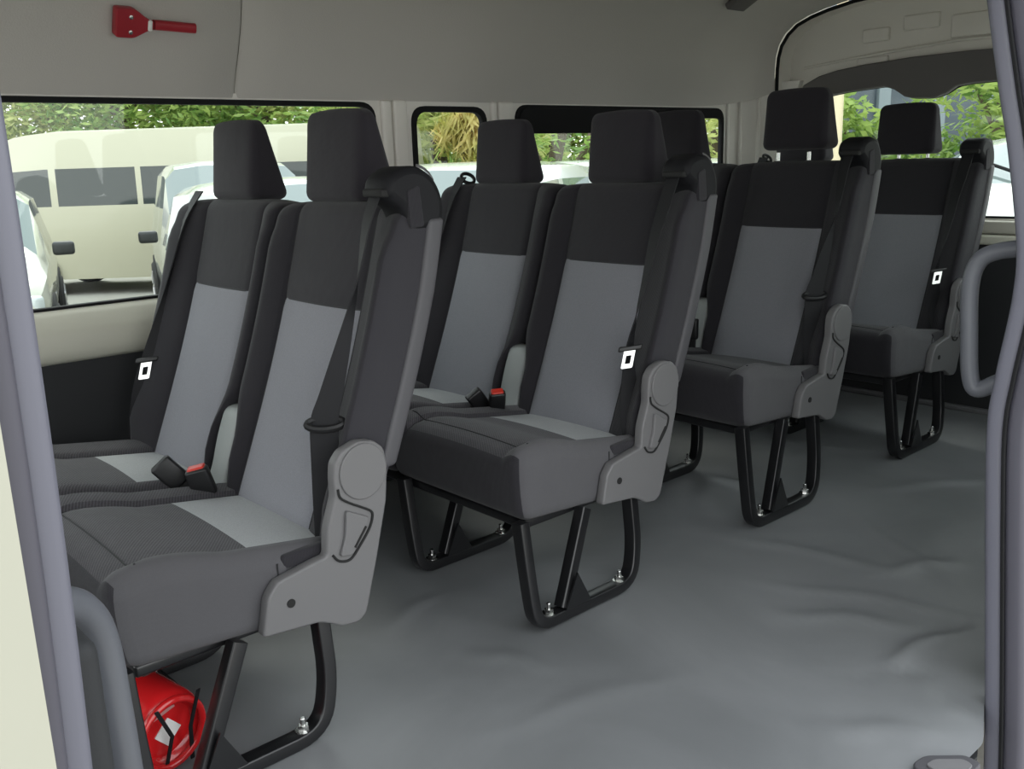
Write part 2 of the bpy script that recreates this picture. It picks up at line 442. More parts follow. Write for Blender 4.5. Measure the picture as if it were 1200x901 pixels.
# far side wall: trim panel with three window openings
WZ0, WZ1 = .727, 1.288
W1 = rrect(-1.35, 1.160, WZ0, WZ1, .06); W2 = rrect(1.315, 1.650, WZ0, 1.278, .06); W3 = rrect(1.800, 3.115, WZ0, 1.288, .06)
mb = MB()
plate(mb, [(-1.6, .59), (3.30, .59), (3.30, 1.31), (-1.6, 1.31)], .852, .864, 'pillar', 'y', [W1, W2, W3])
for x0, x1 in ((1.185, 1.225), (1.232, 1.29), (1.672, 1.70), (1.708, 1.785)):     # upright ribs pressed in the pillar covers
    rbox(mb, (x0, .836, .70), (x1, .866, 1.30), .010, 'pillar')
struct(mb.build('wall_far', angle=30))
mb = MB()      # padded beige ledge below the glass
pr_ = [(.85, .735), (.84, .728), (.822, .715), (.815, .70), (.80, .685), (.792, .66), (.792, .625), (.80, .60), (.815, .588), (.85, .585)]
vs = []; 
for x in (-1.6, 3.2): vs += [(x, y, z) for y, z in pr_]
n = len(pr_); mb.add(vs, [(i, i + 1, n + i + 1, n + i) for i in range(n - 1)] + [(0, n, 2 * n - 1, n - 1)], 'sill')
struct(mb.build('trim_2'))
mb = MB()
rbox(mb, (-1.6, .815, 0.0), (3.25, .85, .592), .008, 'dark_trim')
rbox(mb, (-.6, .755, .0), (3.22, .83, .30), .02, 'dark_trim')
struct(mb.build('wall_far', angle=30))

def window(n, outer, inner_inset, extra=None, y=.868, axis='y', glass_t=.004):
    w = empty('window_%d' % n, (0, 0, 0)); struct(w)
    mb = MB(); 
    xs = [p[0] for p in outer]; zs = [p[1] for p in outer]
    x0, x1, z0, z1 = min(xs), max(xs), min(zs), max(zs); i = inner_inset
    inn = rrect(x0 + i, x1 - i, z0 + i, z1 - i, .05)
    out = rrect(x0 - .004, x1 + .004, z0 - .004, z1 + .004, .062)
    plate(mb, out, y - .016, y + .010, 'rubber', axis, [inn], bevel=.003)
    mb.build('window_seal', w)
    g = MB(); plate(g, rrect(x0 + i - .004, x1 - i + .004, z0 + i - .004, z1 - i + .004, .05), y - glass_t / 2, y + glass_t / 2, 'glass', axis); g.build('window_pane', w, smooth=False)
    if extra: extra(w)
    return w
window(1, W1, .012, y=.860); window(2, W2, .016, y=.860)
def sliding(w):
    mb = MB()
    out = rrect(1.81, 3.110, .735, 1.280, .05)
    h1 = rrect(1.865, 2.42, .78, 1.185, .025); h2 = rrect(2.475, 2.90, .78, 1.185, .025); h3 = rrect(2.930, 3.092, .76, 1.245, .03)
    plate(mb, out, .838, .856, 'rubber', 'y', [h1, h2, h3], bevel=.003)
    mb.build('sliding_frame', w)
    mb = MB(); rbox(mb, (2.43, .828, .93), (2.465, .842, 1.0), .005, 'plastic_dark'); mb.build('latch', w)
window(3, W3, .010, sliding, y=.860)

# near side wall with door opening, its outer skin and windows that let the daylight in
mb = MB()
NY = -1.235
door = [(-.545, -.42), (1.125, -.42), (1.125, 1.47), (-.545, 1.47)]
plate(mb, [(-1.6, -.45), (3.33, -.45), (3.33, 1.50), (-1.6, 1.50)], NY - .04, NY - .004, 'paint_cream', 'y',
      [[(-.566, -.43), (1.185, -.43), (1.185, 1.44), (-.566, 1.44)], rrect(-1.45, -.75, .73, 1.29, .06), rrect(1.45, 2.20, .73, 1.29, .06), rrect(2.28, 3.15, .73, 1.29, .06)])
struct(mb.build('wall_near', angle=30))
mb = MB(); rbox(mb, (1.42, -1.21, 0), (3.26, -1.18, .59), .008, 'dark_trim'); rbox(mb, (-1.6, -1.21, 0), (-.56, -1.18, .59), .008, 'dark_trim')
struct(mb.build('wall_near'))
for k, (a, b) in enumerate(((-1.45, -.75), (1.45, 2.20), (2.28, 3.15))):
    window(4 + k, rrect(a, b, .73, 1.29, .06), .014, y=NY)
# bulkhead behind the cab with its big opening
mb = MB(); plate(mb, [(-1.30, -.02), (.88, -.02), (.88, 1.30), (.74, 1.56), (.5, 1.74), (YC, 1.79), (-.85, 1.74), (-1.09, 1.56), (-1.25, 1.30)], -1.64, -1.60, 'headliner', 'x', [rrect(-1.15, .75, .6, 1.5, .08)])
struct(mb.build('wall_front'))

# lower outer skirt and step well below the door
mb = MB(); rbox(mb, (-.50, -1.33, -.40), (.85, -1.305, -.02), .01, 'dark_trim'); struct(mb.build('trim_3'))

# rear gate ------------------------------------------------------------------
g = empty('door_1', (0, 0, 0)); struct(g)
def half(pts): return pts + [(2 * YC - y, z) for y, z in reversed(pts)]
win = half([(.53, .80), (.505, 1.20), (.49, 1.285), (.445, 1.325), (.34, 1.338), (.145, 1.346), (.115, 1.338), (.067, 1.302), (.045, 1.292), (-.05, 1.288), (-.098, 1.298), (-.13, 1.322)][:-1] + [(-.128, 1.322)])
win = [(.53, .80), (.515, 1.20), (.50, 1.28), (.455, 1.322), (.34, 1.337), (.160, 1.348), (.115, 1.332), (.067, 1.300), (.03, 1.291), (-.06, 1.288), (-.105, 1.302), (-.144, 1.327), (-.20, 1.333),
       (-.45, 1.338), (-.69, 1.337), (-.80, 1.322), (-.85, 1.28), (-.865, 1.20), (-.88, .80)]
bot = [(.53, .782), (-.88, .782)]
winr = [(p.x, p.y) for p in rounded_poly([(a, b, 0) for a, b in win], .02, 3)]
outl = [(.78, -.06), (.79, .9), (.74, 1.36), (.67, 1.55), (.52, 1.68), (.2, 1.735), (YC, 1.745), (-.55, 1.735), (-.87, 1.68), (-1.02, 1.55), (-1.09, 1.36), (-1.14, .9), (-1.13, -.06)]
mb = MB(); plate(mb, outl, 3.33, 3.36, 'gate_panel', 'x', [winr], bevel=.003); mb.build('gate_panel', g, angle=30)
# embossed swage and bulged upper moulding of the gate
mb = MB()
tube(mb, smooth_path([(3.327, .56, 1.452), (3.323, .30, 1.474), (3.321, 0, 1.492), (3.321, YC, 1.50), (3.321, -.40, 1.492), (3.325, -.9, 1.452)], 5), .006, 'gate_panel', 8)
for (y0, z0, y1, z1) in ((.30, 1.44, .16, 1.47), (.10, 1.56, -.05, 1.62)):
    rbox(mb, (3.318, min(y0, y1), z0), (3.335, max(y0, y1), z1), .006, 'gate_panel')
rbox(mb, (3.315, -.30, 1.51), (3.335, -.10, 1.60), .007, 'gate_panel'); rbox(mb, (3.315, .16, 1.53), (3.335, .28, 1.585), .007, 'gate_panel')
mb.build('stamped_swage', g, angle=50)
band = [(.560, 1.355), (.545, 1.378), (.47, 1.410), (.38, 1.428), (.26, 1.440), (.05, 1.452), (YC, 1.455), (-.40, 1.452), (-.61, 1.440), (-.82, 1.41), (-.91, 1.355), (-.875, 1.27)] + \
       [(-.83, 1.30), (-.78, 1.322), (-.69, 1.333), (-.45, 1.334), (-.20, 1.329), (-.144, 1.322), (-.105, 1.297), (-.06, 1.283), (.03, 1.286), (.067, 1.295), (.115, 1.327), (.160, 1.343), (.34, 1.332), (.455, 1.317), (.49, 1.288), (.51, 1.25), (.535, 1.25)]
mb = MB(); plate(mb, band, 3.298, 3.332, 'gate_band', 'x', bevel=.006); mb.build('upper_trim', g, angle=60)
mb = MB(); plate(mb, [(.75, .0), (-1.10, .0), (-1.10, .70), (.75, .70)], 3.29, 3.33, 'dark_trim', 'x', bevel=.006); mb.build('lower_trim', g)
mb = MB(); rbox(mb, (3.27, -1.10, .695), (3.345, .76, .735), .012, 'sill'); rbox(mb, (3.29, -1.10, .74), (3.345, .76, .79), .01, 'beige'); mb.build('window_ledge', g)
mb = MB(); plate(mb, [(a * 1.0, b) for a, b in [(.54, .775)] + win[1:-1] + [(-.89, .775)]], 3.344, 3.349, 'glass', 'x'); mb.build('window_pane', g, smooth=False)
mb = MB(); tube(mb, [(3.336, a, b) for a, b in winr], .007, 'rubber', 8, closed=True); mb.build('window_seal', g)
# rear corner pillars and threshold
mb = MB()
for s in (1, -1):
    pts = []
    cor = [(3.120, .853), (3.155, .846), (3.195, .822), (3.23, .780), (3.262, .725), (3.288, .665), (3.31, .60), (3.34, .59)]
    n = len(cor); vs = []
    for z in (.0, .6, 1.30, 1.40): 
        for (x, y) in cor:
            yy = y - (.0 if z < 1.31 else .03)
            vs.append((x, yy if s > 0 else 2 * YC - yy, z))
    fs = [(k * n + i, k * n + i + 1, (k + 1) * n + i + 1, (k + 1) * n + i) for k in range(3) for i in range(n - 1)]
    mb.add(vs, fs, ['dark_trim'] * (n - 1) + ['pillar'] * (2 * (n - 1)))
for (x, y) in ((3.145, .846), (3.20, .812), (3.25, .745)):
    tube(mb, [(x, y, .62), (x, y, 1.34)], .010, 'pillar', 8)
struct(mb.build('wall_rear', angle=50))
mb = MB(); rbox(mb, (3.245, -1.15, .0), (3.275, .80, .022), .006, 'plastic'); struct(mb.build('baseboard_rear'))
# black rubber bead where the liner meets the gate opening
mb = MB(); rr = [(3.222, y - .006 if y > YC else y + .006, z - .002) for (y, z) in ring(3.22)]
tube(mb, rr, .008, 'rubber', 8); struct(mb.build('trim_4'))
# frame skin between the liner edge and the gate
mb = MB(); R0 = ring(3.22); vs = []
for x, d in ((3.222, 0), (3.27, .012), (3.34, -.01)):
    vs += [(x, y + (d if y > YC else -d), z + d * .5) for y, z in R0]
n = len(R0); mb.add(vs, [(k * n + i, k * n + i + 1, (k + 1) * n + i + 1, (k + 1) * n + i) for k in range(2) for i in range(n - 1)], 'gate_panel')
struct(mb.build('trim_5'))

# sliding door frame: rubber weatherstrips left and right
def strip(name, pts, prof, m, up=(1, 0, 0)):
    mb = MB(); tube(mb, smooth_path(pts, 8), 0, m, prof=prof, up=up); return struct(mb.build(name, angle=50))
ppr = [(-1.125, 1.45), (-1.145, 1.338), (-1.176, 1.193), (-1.203, 1.075), (-1.230, .92), (-1.232, .82), (-1.215, .674), (-1.208, .574), (-1.219, .406), (-1.233, .232), (-1.256, -.06), (-1.275, -.40)]
# two beads side by side, growing out towards the street
strip('trim_6', [(1.125, y - .016, z) for y, z in ppr], rectprof(.036, .05, .012), 'door_seal')
strip('trim_7', [(1.130, y - .052, z) for y, z in ppr], rectprof(.036, .05, .010), 'door_seal2')
mb = MB(); tube(mb, smooth_path([(1.098, y - .035, z) for y, z in ppr], 8), .004, 'rubber', 6); struct(mb.build('trim_8'))
# padded pillar cover inside, behind the right weatherstrip
lp = [(-1.20, 1.50), (-1.20, .9), (-1.20, .3), (-1.20, -.42)]
lx = [-.536, -.535, -.552, -.565]
strip('trim_10', [(x, y, z) for x, (y, z) in zip(lx, lp)], rectprof(.032, .028, .010), 'door_seal', up=(1, 0, 0))
strip('trim_11', [(x - .020, y - .022, z) for x, (y, z) in zip(lx, lp)], rectprof(.03, .024, .009), 'door_seal2', up=(1, 0, 0))

# ------------------------------------------------------------------ benches
P_ = .9008
OX = {0: 0, 1: .015, 2: -.006, 3: -.017}
DZ = {0: 0, 1: .004, 2: .040, 3: .028}

def spine(z):                       # x of the backrest panel surface at height z
    return .213 + (z - .434) * .34 + .012 * sin((z - .43) / .58 * pi)

def backrest(y0, y1, p0, p1, aisle, bolster_lo, bolster_hi):
    """y0<y1 outer edges; p0<p1 centre panel; aisle: deeper flat bolster on the y0 side"""
    zs = lin(0, 1, 26, extra=(.575,), r=.04)
    ys = lin(y0, y1, 14, extra=(p0, p0 - .008, p0 + .008, p1, p1 - .008, p1 + .008), r=.03)
    ts = lin(0, .088, 4, r=.028)
    H0, H1 = .335, 1.015
    r = .028
    zs = [H0 + (H1 - H0) * z for z in zs]
    sp = H0 + (H1 - H0) * .68           # height of the colour change
    sp = .800
    zs = sorted(set([z for z in zs if abs(z - sp) > .006] + [sp, sp - .005, sp + .005]))
    def fn(p):
        t, y, z = p
        x = spine(z) + t
        # bolsters swell forward beyond the panel seams
        f = max(0, 1 - t / .07)
        if y < p0: w = (p0 - y) / (p0 - y0); amp = bolster_lo
        elif y > p1: w = (y - p1) / (y1 - p1); amp = bolster_hi
        else: w = 0; amp = 0
        if w > 0:
            zz = (z - H0) / (H1 - H0)
            amp *= min(1, zz * 5 + .2) * (1 if zz < .85 else 1 - .45 * (zz - .85) / .15)
            x -= f * amp * (w ** 1.5 if aisle and y < p0 else sin(min(1, w * 1.25) * pi / 2))
        else:
            c = (y - (p0 + p1) / 2) / ((p1 - p0) / 2)
            x -= f * .010 * (1 - c * c) * (1 - .5 * abs(2 * (z - H0) / (H1 - H0) - 1))
        for s in (p0, p1):               # seam valleys
            x += f * .006 * exp(-((y - s) / .006) ** 2)
        x += f * .0035 * exp(-((z - sp) / .006) ** 2) * (1 if p0 < y < p1 else 0)
        # inner edges draw in near the seat so the pivot covers show
        yy = y
        k = max(0, min(1, (.60 - z) / .12)); k = k * k * (3 - 2 * k)
        if not aisle and y < p0: yy = p0 + (y - p0) * (1 - .72 * k)
        if aisle and y > p1: yy = p1 + (y - p1) * (1 - .50 * k)
        # crown of the top edge
        zc = z - (.010 * ((y - (y0 + y1) / 2) / ((y1 - y0) / 2)) ** 4 if z > .95 else 0)
        return (x, yy, zc)
    def mf(c):
        t, y, z = c
        if t < .001 and p0 < y < p1:
            return 'cloth_light' if z < sp else 'cloth_dark'
        if y <= y0 + .001 and aisle: return 'cloth_side'
        return 'cloth_dark'
    mb = MB(); v, f, m = grid_box(ts, ys, zs, r, fn=fn, mfn=mf); mb.add(v, f, m)
    return mb, fn

def cushion(y0, y1, p0, p1, aisle):
    X0_, X1_ = -.252, .215
    xs = lin(X0_, X1_, 18, extra=(.03, .025, .035), r=.05); ys = lin(y0, y1, 14, extra=(p0, p0 - .008, p0 + .008, p1, p1 - .008, p1 + .008), r=.04)
    zs = lin(0, 1, 6, r=.15)
    def top(x): 
        t = (x - X0_) / (X1_ - X0_)
        return .424 + .012 * sin(min(1, t * 2.2) * pi) - .058 * max(0, t - .18) / .82
    def bottom(x): return .262 - .030 * (x - X0_) / (X1_ - X0_)
    r = .034
    zz = lin(.24, .42, 6, r=r)
    def fn(p):
        x, y, z = p
        h = (z - .24) / .18
        zt = top(x); zb = bottom(x)
        Z = zb + (zt - zb) * h
        f = max(0, (h - .6) / .4)
        if p0 < y < p1:
            c = (y - (p0 + p1) / 2) / ((p1 - p0) / 2); Z += f * (-.006 + .006 * (1 - c * c))
        else:
            w = (p0 - y) / (p0 - y0) if y < p0 else (y - p1) / (y1 - p1)
            Z += f * .012 * sin(min(1, w) * pi)
        for s in ((p1,) if aisle else (p0, p1)): Z -= f * .005 * exp(-((y - s) / .006) ** 2)
        xx = x
        if x < X0_ + .06: xx = x + .012 * (1 - h) - .006 * sin(h * pi)    # front face rolls
        return (xx, y, Z)
    def mf(c):
        x, y, z = c
        if z > .419:
            if p0 < y < p1: return 'cloth_patch' if x > .03 else 'cloth_rib'
            return 'cloth_smooth' if aisle and y < p0 else 'cloth_rib'
        if aisle and y < y0 + .001: return 'cloth_smooth'
        return 'cloth_dark'
    mb = MB(); v, f, m = grid_box(xs, ys, zz, r, fn=fn, mfn=mf); mb.add(v, f, m)
    return mb, fn

def headrest(cy, raise_=0):
    """trapezoid pad; returns mesh builder, centred on cy"""
    ys = lin(-.122, .122, 10, r=.04); zs = lin(1.010, 1.212, 8, r=.04); xs = lin(0, .1, 5, r=.03)
    r = .026
    def fn(p):
        x, y, z = p; h = max(-.05, (z - 1.022) / .19)
        dep_ = .105 - .069 * h                    # deep at the foot, thin at the crown
        X = .425 + .020 * h + x / .1 * dep_
        X -= .006 * (1 - (y / .122) ** 2) * (1 - x / .1)
        wy = 1 - .05 * h + .05 * x / .1 * (1 - h)
        Z = z - .006 * (y / .122) ** 2 * h
        if x / .1 < .5: Z += 0
        return (X, y * wy + cy, Z)
    mb = MB(); v, f, m = grid_box(xs, ys, zs, r, fn=fn, m='cloth_head'); mb.add(v, f, m)
    return mb, fn

def bracket_outline():
    return [(-.004, .253), (.012, .325), (.034, .351), (.119, .366), (.141, .368), (.146, .42), (.168, .48), (.168, .515), (.172, .545), (.190, .566), (.227, .578), (.262, .572), (.284, .553), (.291, .52),
            (.283, .445), (.252, .33), (.219, .222), (.200, .210), (.162, .214), (.140, .228), (.113, .241)]

NEARB = dict(y0=-.370, y1=.150, p0=-.246, p1=.069)
FARB = dict(y0=.156, y1=.690, p0=.238, p1=.553)

def seam(parent, pts, r=.0020, m='piping'):
    mb = MB(); tube(mb, pts, r, m, 6); return mb.build('piping', parent)

def make_bench():
    root = empty('passenger_bench')
    # cushions
    for nm, B, aisle in (('seat_cushion', NEARB, True), ('seat_cushion', FARB, False)):
        y0 = -.372 if aisle else B['y0']; y1 = B['y1'] + .003 if aisle else B['y1']
        mb, fn = cushion(y0, y1, B['p0'] if not aisle else -.312, B['p1'], aisle); c = mb.build(nm, root)
        pl = -.30 if aisle else B['p0']
        for yy in (pl, B['p1'])[(1 if aisle else 0):]:
            seam(c, [V(fn(V((x, yy, .42)))) + V((0, 0, .0004)) for x in [(-.20 + .02 * k) for k in range(19)]])
        seam(c, [V(fn(V((-.195, y, .42)))) + V((0, 0, .0002)) for y in [y0 + .03 + (y1 - y0 - .06) * k / 14 for k in range(15)]], .0016)
        if aisle:
            seam(c, [V(fn(V((x, -.312, .42)))) + V((0, -.0002, .0004)) for x in [-.2 + .02 * k for k in range(20)]], .0016)
            seam(c, [V(fn(V((.05, y0, z)))) + V((0, -.0012, 0)) for z in (.26, .3, .34, .38, .40)], .0015)
    # backrests
    for B, aisle, lo, hi in ((NEARB, True, .066, .030), (FARB, False, .030, .045)):
        mb, fn = backrest(B['y0'], B['y1'], B['p0'], B['p1'], aisle, lo, hi); b = mb.build('backrest', root)
        for yy in (B['p0'], B['p1']):
            seam(b, [V(fn(V((0, yy, z)))) + V((-.0005, 0, 0)) for z in [.36 + .021 * k for k in range(31)]], .002)
        seam(b, [V(fn(V((0, y, .800)))) + V((-.0002, 0, 0)) for y in [B['p0'] + (B['p1'] - B['p0']) * k / 12 for k in range(13)]], .0018)
    # back shell in two tilting halves: grey plastic that wraps to the side
    for (a, b_) in ((-.378, .146), (.160, .690)):
        mb = MB()
        xs = lin(0, .030, 2, r=.01); ys = lin(a, b_, 6, r=.012); zs = lin(.50, .985, 10, r=.02)
        def fn(p):
            x, y, z = p; X = spine(z) + .048 + x * 1.35 - .010 * max(0, (z - .85) / .15)
            return (X, y, z - .02 * (1 - x / .03) * 0)
        v, f, m = grid_box(xs, ys, zs, .009, fn=fn, m='shell'); mb.add(v, f, m); mb.build('back_shell', root)
    # headrests
    for cy in (-.055, .445):
        mb, fn = headrest(cy); h = mb.build('headrest', root)
        for sg in (-.06, .06):
            s = MB()
            tube(s, [(.470, cy + sg, .93), (.472, cy + sg, 1.045)], .0065, 'steel', 10)
            lathe(s, [(.014, 0), (.016, .004), (.014, .010), (.008, .012)], 'plastic_dark', Matrix.Translation((.471, cy + sg, 1.005)), 14)
            s.build('headrest_post', root)
    # shoulder belt tower on the aisle shoulder
    mb = MB()
    tp = rounded_poly([(.345, 1.036, 0), (.352, 1.068, 0), (.385, 1.086, 0), (.425, 1.088, 0), (.458, 1.072, 0), (.480, 1.040, 0), (.488, 1.0, 0), (.478, .96, 0), (.40, .96, 0), (.385, 1.005, 0), (.362, 1.020, 0)], .02, 4)
    plate(mb, [(p.x, p.y) for p in tp], -.374, -.286, 'tower', 'y', bevel=.016)
    t = mb.build('belt_tower', root, angle=70)
    s = MB(); ribbon(s, smooth_path([(.424, -.366, 1.0875), (.440, -.366, 1.082), (.454, -.366, 1.072), (.464, -.366, 1.058)], 4), [(.004, .006, .004)] * 13, .0025, 'plastic'); s.build('trim_clip', t)
    s = MB(); plate(s, [(p.x, p.y) for p in rounded_poly([(.392, 1.040, 0), (.422, 1.050, 0), (.430, .970, 0), (.396, .968, 0)], .006, 3)], -.3765, -.366, 'cloth_dark', 'y', bevel=.002); s.build('side_clip', t)
    s = MB(); rbox(s, (.338, -.368, 1.030), (.362, -.300, 1.046), .005, 'groove'); s.build('belt_slot', t)
    # aisle recliner bracket
    mb = MB(); ol = rounded_poly([(a, b, 0) for a, b in bracket_outline()], .008, 3)
    plate(mb, [(p.x, p.y) for p in ol], -.400, -.374, 'plastic', 'y', bevel=.004)
    br = mb.build('recliner_bracket', root, angle=50)
    s = MB(); cap = [(.2325 + .053 * cos(a), .517 + .056 * sin(a)) for a in [2 * pi * k / 28 for k in range(28)]]
    cap = [(x, z if z > .49 else .49 - (.49 - z) * 1.0) for x, z in cap]
    plate(s, cap, -.404, -.398, 'plastic', 'y', bevel=.002); s.build('pivot_cover', br, angle=50)
    s = MB()   # recessed lever
    lev = [(.160, .350, 0), (.190, .440, 0), (.176, .492, 0), (.196, .462, 0), (.248, .430, 0), (.246, .405, 0), (.205, .352, 0)]
    lo = [V((x, -.4015, z)) for x, z, _ in [(.174, .495, 0), (.178, .477, 0), (.200, .460, 0), (.222, .447, 0), (.244, .432, 0), (.246, .418, 0), (.236, .396, 0), (.212, .368, 0), (.190, .348, 0), (.165, .352, 0), (.152, .368, 0)]]
    tube(s, smooth_path(lo, 4), .0026, 'groove', 6); s.build('lever_gap', br)
    s = MB(); plate(s, [(p.x, p.y) for p in rounded_poly([(.166, .362, 0), (.180, .40, 0), (.186, .450, 0), (.236, .424, 0), (.228, .402, 0), (.192, .358, 0)], .006, 4)], -.408, -.398, 'plastic', 'y', bevel=.002); s.build('release_lever', br, angle=50)
    s = MB(); tube(s, [(.198, -.4085, .372), (.226, -.4085, .408)], .0025, 'groove', 6); s.build('lever_slot', br)
    s = MB(); lathe(s, [(.0085, 0), (.0085, .002)], 'groove', Matrix.Translation((.057, -.402, .302)) @ Matrix.Rotation(-pi / 2, 4, 'X') @ Matrix.Translation((0, 0, 0)), 16); s.build('screw_hole', br)
    # cloth tab between cushion side and bracket
    mb = MB(); rbox(mb, (.06, -.372, .30), (.19, -.35, .385), .008, 'cloth_dark'); mb.build('side_tab', root)
    # belt anchor pocket beside the cushion
    mb = MB(); rbox(mb, (.150, -.392, .275), (.222, -.345, .385), .014, 'plastic_dark'); mb.build('belt_anchor', root)
    # middle pivot cover between the two backs
    mb = MB()
    ol = rounded_poly([(.13, .30, 0), (.30, .30, 0), (.315, .50, 0), (.285, .548, 0), (.235, .545, 0), (.205, .47, 0), (.185, .40, 0)], .03, 5)
    plate(mb, [(p.x, p.y) for p in ol], .112, .198, 'plastic_light', 'y', bevel=.010); mb.build('middle_pivot_cover', root, angle=60)
    # seat pan and cross tubes under the cushion
    mb = MB(); rbox(mb, (-.22, -.345, .236), (.20, .68, .262), .008, 'steel_black'); mb.build('seat_pan', root)
    mb = MB()
    for x in (-.20, .10): tube(mb, [(x, -.34, .250), (x, .68, .250)], .016, 'steel_black', 10)
    mb.build('cross_tube', root)
    # leg loops
    for yc in (-.371, .088):
        mb = MB()
        pts = [(-.244, yc + .010, .268), (-.243, yc, .19), (-.241, yc - .012, .10), (-.236, yc - .024, .016), (.100, yc - .024, .016), (.130, yc - .012, .11), (.130, yc + .004, .25)]
        pts = [V(p) for p in pts]
        rp = []
        for i, p in enumerate(pts):
            if i in (0, len(pts) - 1): rp.append(p); continue
            d1 = pts[i - 1] - p; d2 = pts[i + 1] - p; l = {1: .03, 2: .05, 3: .045, 4: .06, 5: .05}[i]
            l1 = min(l, d1.length * .48); l2 = min(l, d2.length * .48)
            for k in range(7):
                t = k / 6; rp.append((1 - t) ** 2 * (p + d1.normalized() * l1) + 2 * t * (1 - t) * p + t * t * (p + d2.normalized() * l2))
        tube(mb, rp, 0, 'steel_black', prof=rectprof(.028, .036, .004), up=(0, 1, 0))
        leg = mb.build('leg_frame', root, angle=35)
        s = MB(); tube(s, [(-.040, yc + .004, .25), (-.145, yc - .022, .03)], 0, 'steel_black', prof=rectprof(.030, .032, .004), up=(0, 1, 0)); s.build('diagonal_brace', leg)
        s = MB(); plate(s, [(-.150, .03), (-.065, .03), (-.110, .115)], yc - .044, yc - .039, 'steel_black', 'y'); s.build('gusset', leg)
        for bx in (-.190, .062):
            s = MB(); T = Matrix.Translation((bx, yc - .022, .029))
            lathe(s, [(.017, 0), (.017, .003), (.0105, .0035)], 'steel', T, 18)
            lathe(s, [(.0115, .003), (.0115, .012), (.010, .013)], 'steel', T, 6)
            lathe(s, [(.0055, .012), (.0055, .026), (.004, .028)], 'steel', T, 10)
            s.build('floor_bolt', leg, angle=30)
    return root

def buckle(root, base, tip, side, red=True, s=1.0):
    """belt buckle on a stalk; face looks along side"""
    b = V(base); t = V(tip); d = (t - b).normalized(); w = d.cross(V(side)).normalized(); nn = w.cross(d).normalized()
    Rm = Matrix((w, nn, d)).transposed()
    L = (t - b).length
    mb = MB(); rbox(mb, (-.026 * s, -.014 * s, L - .075 * s), (.026 * s, .014 * s, L), .007, 'plastic_dark')
    rbox(mb, (-.019 * s, -.008 * s, 0), (.019 * s, .008 * s, L - .065 * s), .005, 'plastic_dark')
    mb.v = [tuple(Rm @ V(p) + b) for p in mb.v]
    o = mb.build('belt_buckle', root)
    m2 = MB()
    if red:
        rbox(m2, (-.020 * s, -.0165 * s, L - .018 * s), (.020 * s, .008 * s, L + .0025), .005, 'red_button')
    else:
        rbox(m2, (-.018 * s, -.0155 * s, L - .03 * s), (.018 * s, .0, L - .010 * s), .003, 'groove')
    m2.v = [tuple(Rm @ V(p) + b) for p in m2.v]
    m2.build('release_button' if red else 'buckle_recess', o)
    return o

def tongue(root, c, d, w, m='steel'):
    """chrome latch plate: dark bar that carries the strap and a bright slotted blade"""
    c = V(c); d = V(d).normalized(); w = V(w).normalized(); nn = d.cross(w).normalized()
    Rm = Matrix((w, nn, d)).transposed()
    mb = MB(); rbox(mb, (-.031, -.005, -.006), (.031, .005, .008), .004, 'plastic_dark')
    a = MB(); 
    plate(a, rrect(-.015, .015, -.052, -.003, .004, 3), -.0015, .0015, 'steel', 'y', [rrect(-.007, .007, -.040, -.018, .002, 2)])
    for q in (mb, a): q.v = [tuple(Rm @ V(p) + c) for p in q.v]
    o = mb.build('belt_tongue', root); a.build('latch_plate', o); return o

def shoulder_belt(root, far, style):
    """strap from the tower down the outer bolster to the anchor"""
    if not far:
        if style == 'guide':
            pts = [(.360, -.322, 1.045), (.330, -.322, .98), (.300, -.326, .88), (.264, -.322, .77), (.228, -.314, .66), (.210, -.310, .605), (.202, -.314, .52), (.194, -.320, .42), (.186, -.330, .33)]
            w = [(.004, .044, 0), (.006, .036, 0), (.014, .022, 0), (.024, -.012, 0), (.036, -.030, 0), (.042, -.036, 0), (.042, -.036, 0), (.042, -.034, 0), (.044, -.030, 0)]
        else:
            pts = [(.360, -.325, 1.045), (.322, -.318, .95), (.296, -.312, .88), (.262, -.308, .77), (.235, -.304, .69), (.212, -.300, .60), (.200, -.308, .50), (.192, -.320, .40), (.188, -.340, .33)]
            w = [(.004, .044, 0), (.006, .044, 0), (.010, .040, 0), (.016, .030, 0), (.024, .02, 0), (.030, .0, 0), (.036, -.022, 0), (.040, -.03, 0), (.042, -.028, 0)]
        mb = MB(); sp = smooth_path(pts, 5); ww = smooth_path(w, 5); ribbon(mb, sp, ww, .003, 'belt'); mb.build('belt_strap', root)
        if style == 'guide':
            g_ = MB(); c = V((.210, -.312, .600)); a1 = V((.78, -.62, .02)).normalized() * .036; a2 = V((.35, .45, .5)).normalized() * .013
            tube(g_, [c + a1 * cos(a) * (1) + a2 * sin(a) for a in [2 * pi * k / 20 for k in range(20)]], .0075, 'plastic_dark', 8, closed=True)
            g_.build('belt_guide', root)
        else: tongue(root, (.200, -.312, .604), (.30, 0, 1), (.74, -.62, .1))
    else:
        pts = [(.415, .610, 1.035), (.366, .616, .96), (.324, .622, .84), (.284, .628, .72), (.236, .634, .60), (.206, .645, .52), (.188, .660, .42), (.180, .675, .34)]
        w = [(.0, .046, 0), (.008, .040, 0), (.020, .024, 0), (.030, -.01, 0), (.036, -.028, 0)] + [(.036, -.024, 0), (.038, -.020, 0), (.040, -.01, 0)]
        mb = MB(); ribbon(mb, smooth_path(pts, 5), smooth_path(w, 5), .003, 'belt'); mb.build('belt_strap', root)
        tongue(root, (.226, .630, .596), (.3, 0, 1), (.74, -.62, .1))
        if style == 'noring': return
        g_ = MB(); c = V((.440, .610, 1.030)); tube(g_, [c + V((.026 * cos(a), .034 * sin(a) * .4, .016 * sin(a))) for a in [2 * pi * k / 18 for k in range(18)]], .006, 'plastic_dark', 8, closed=True)
        g_.build('belt_guide', root)

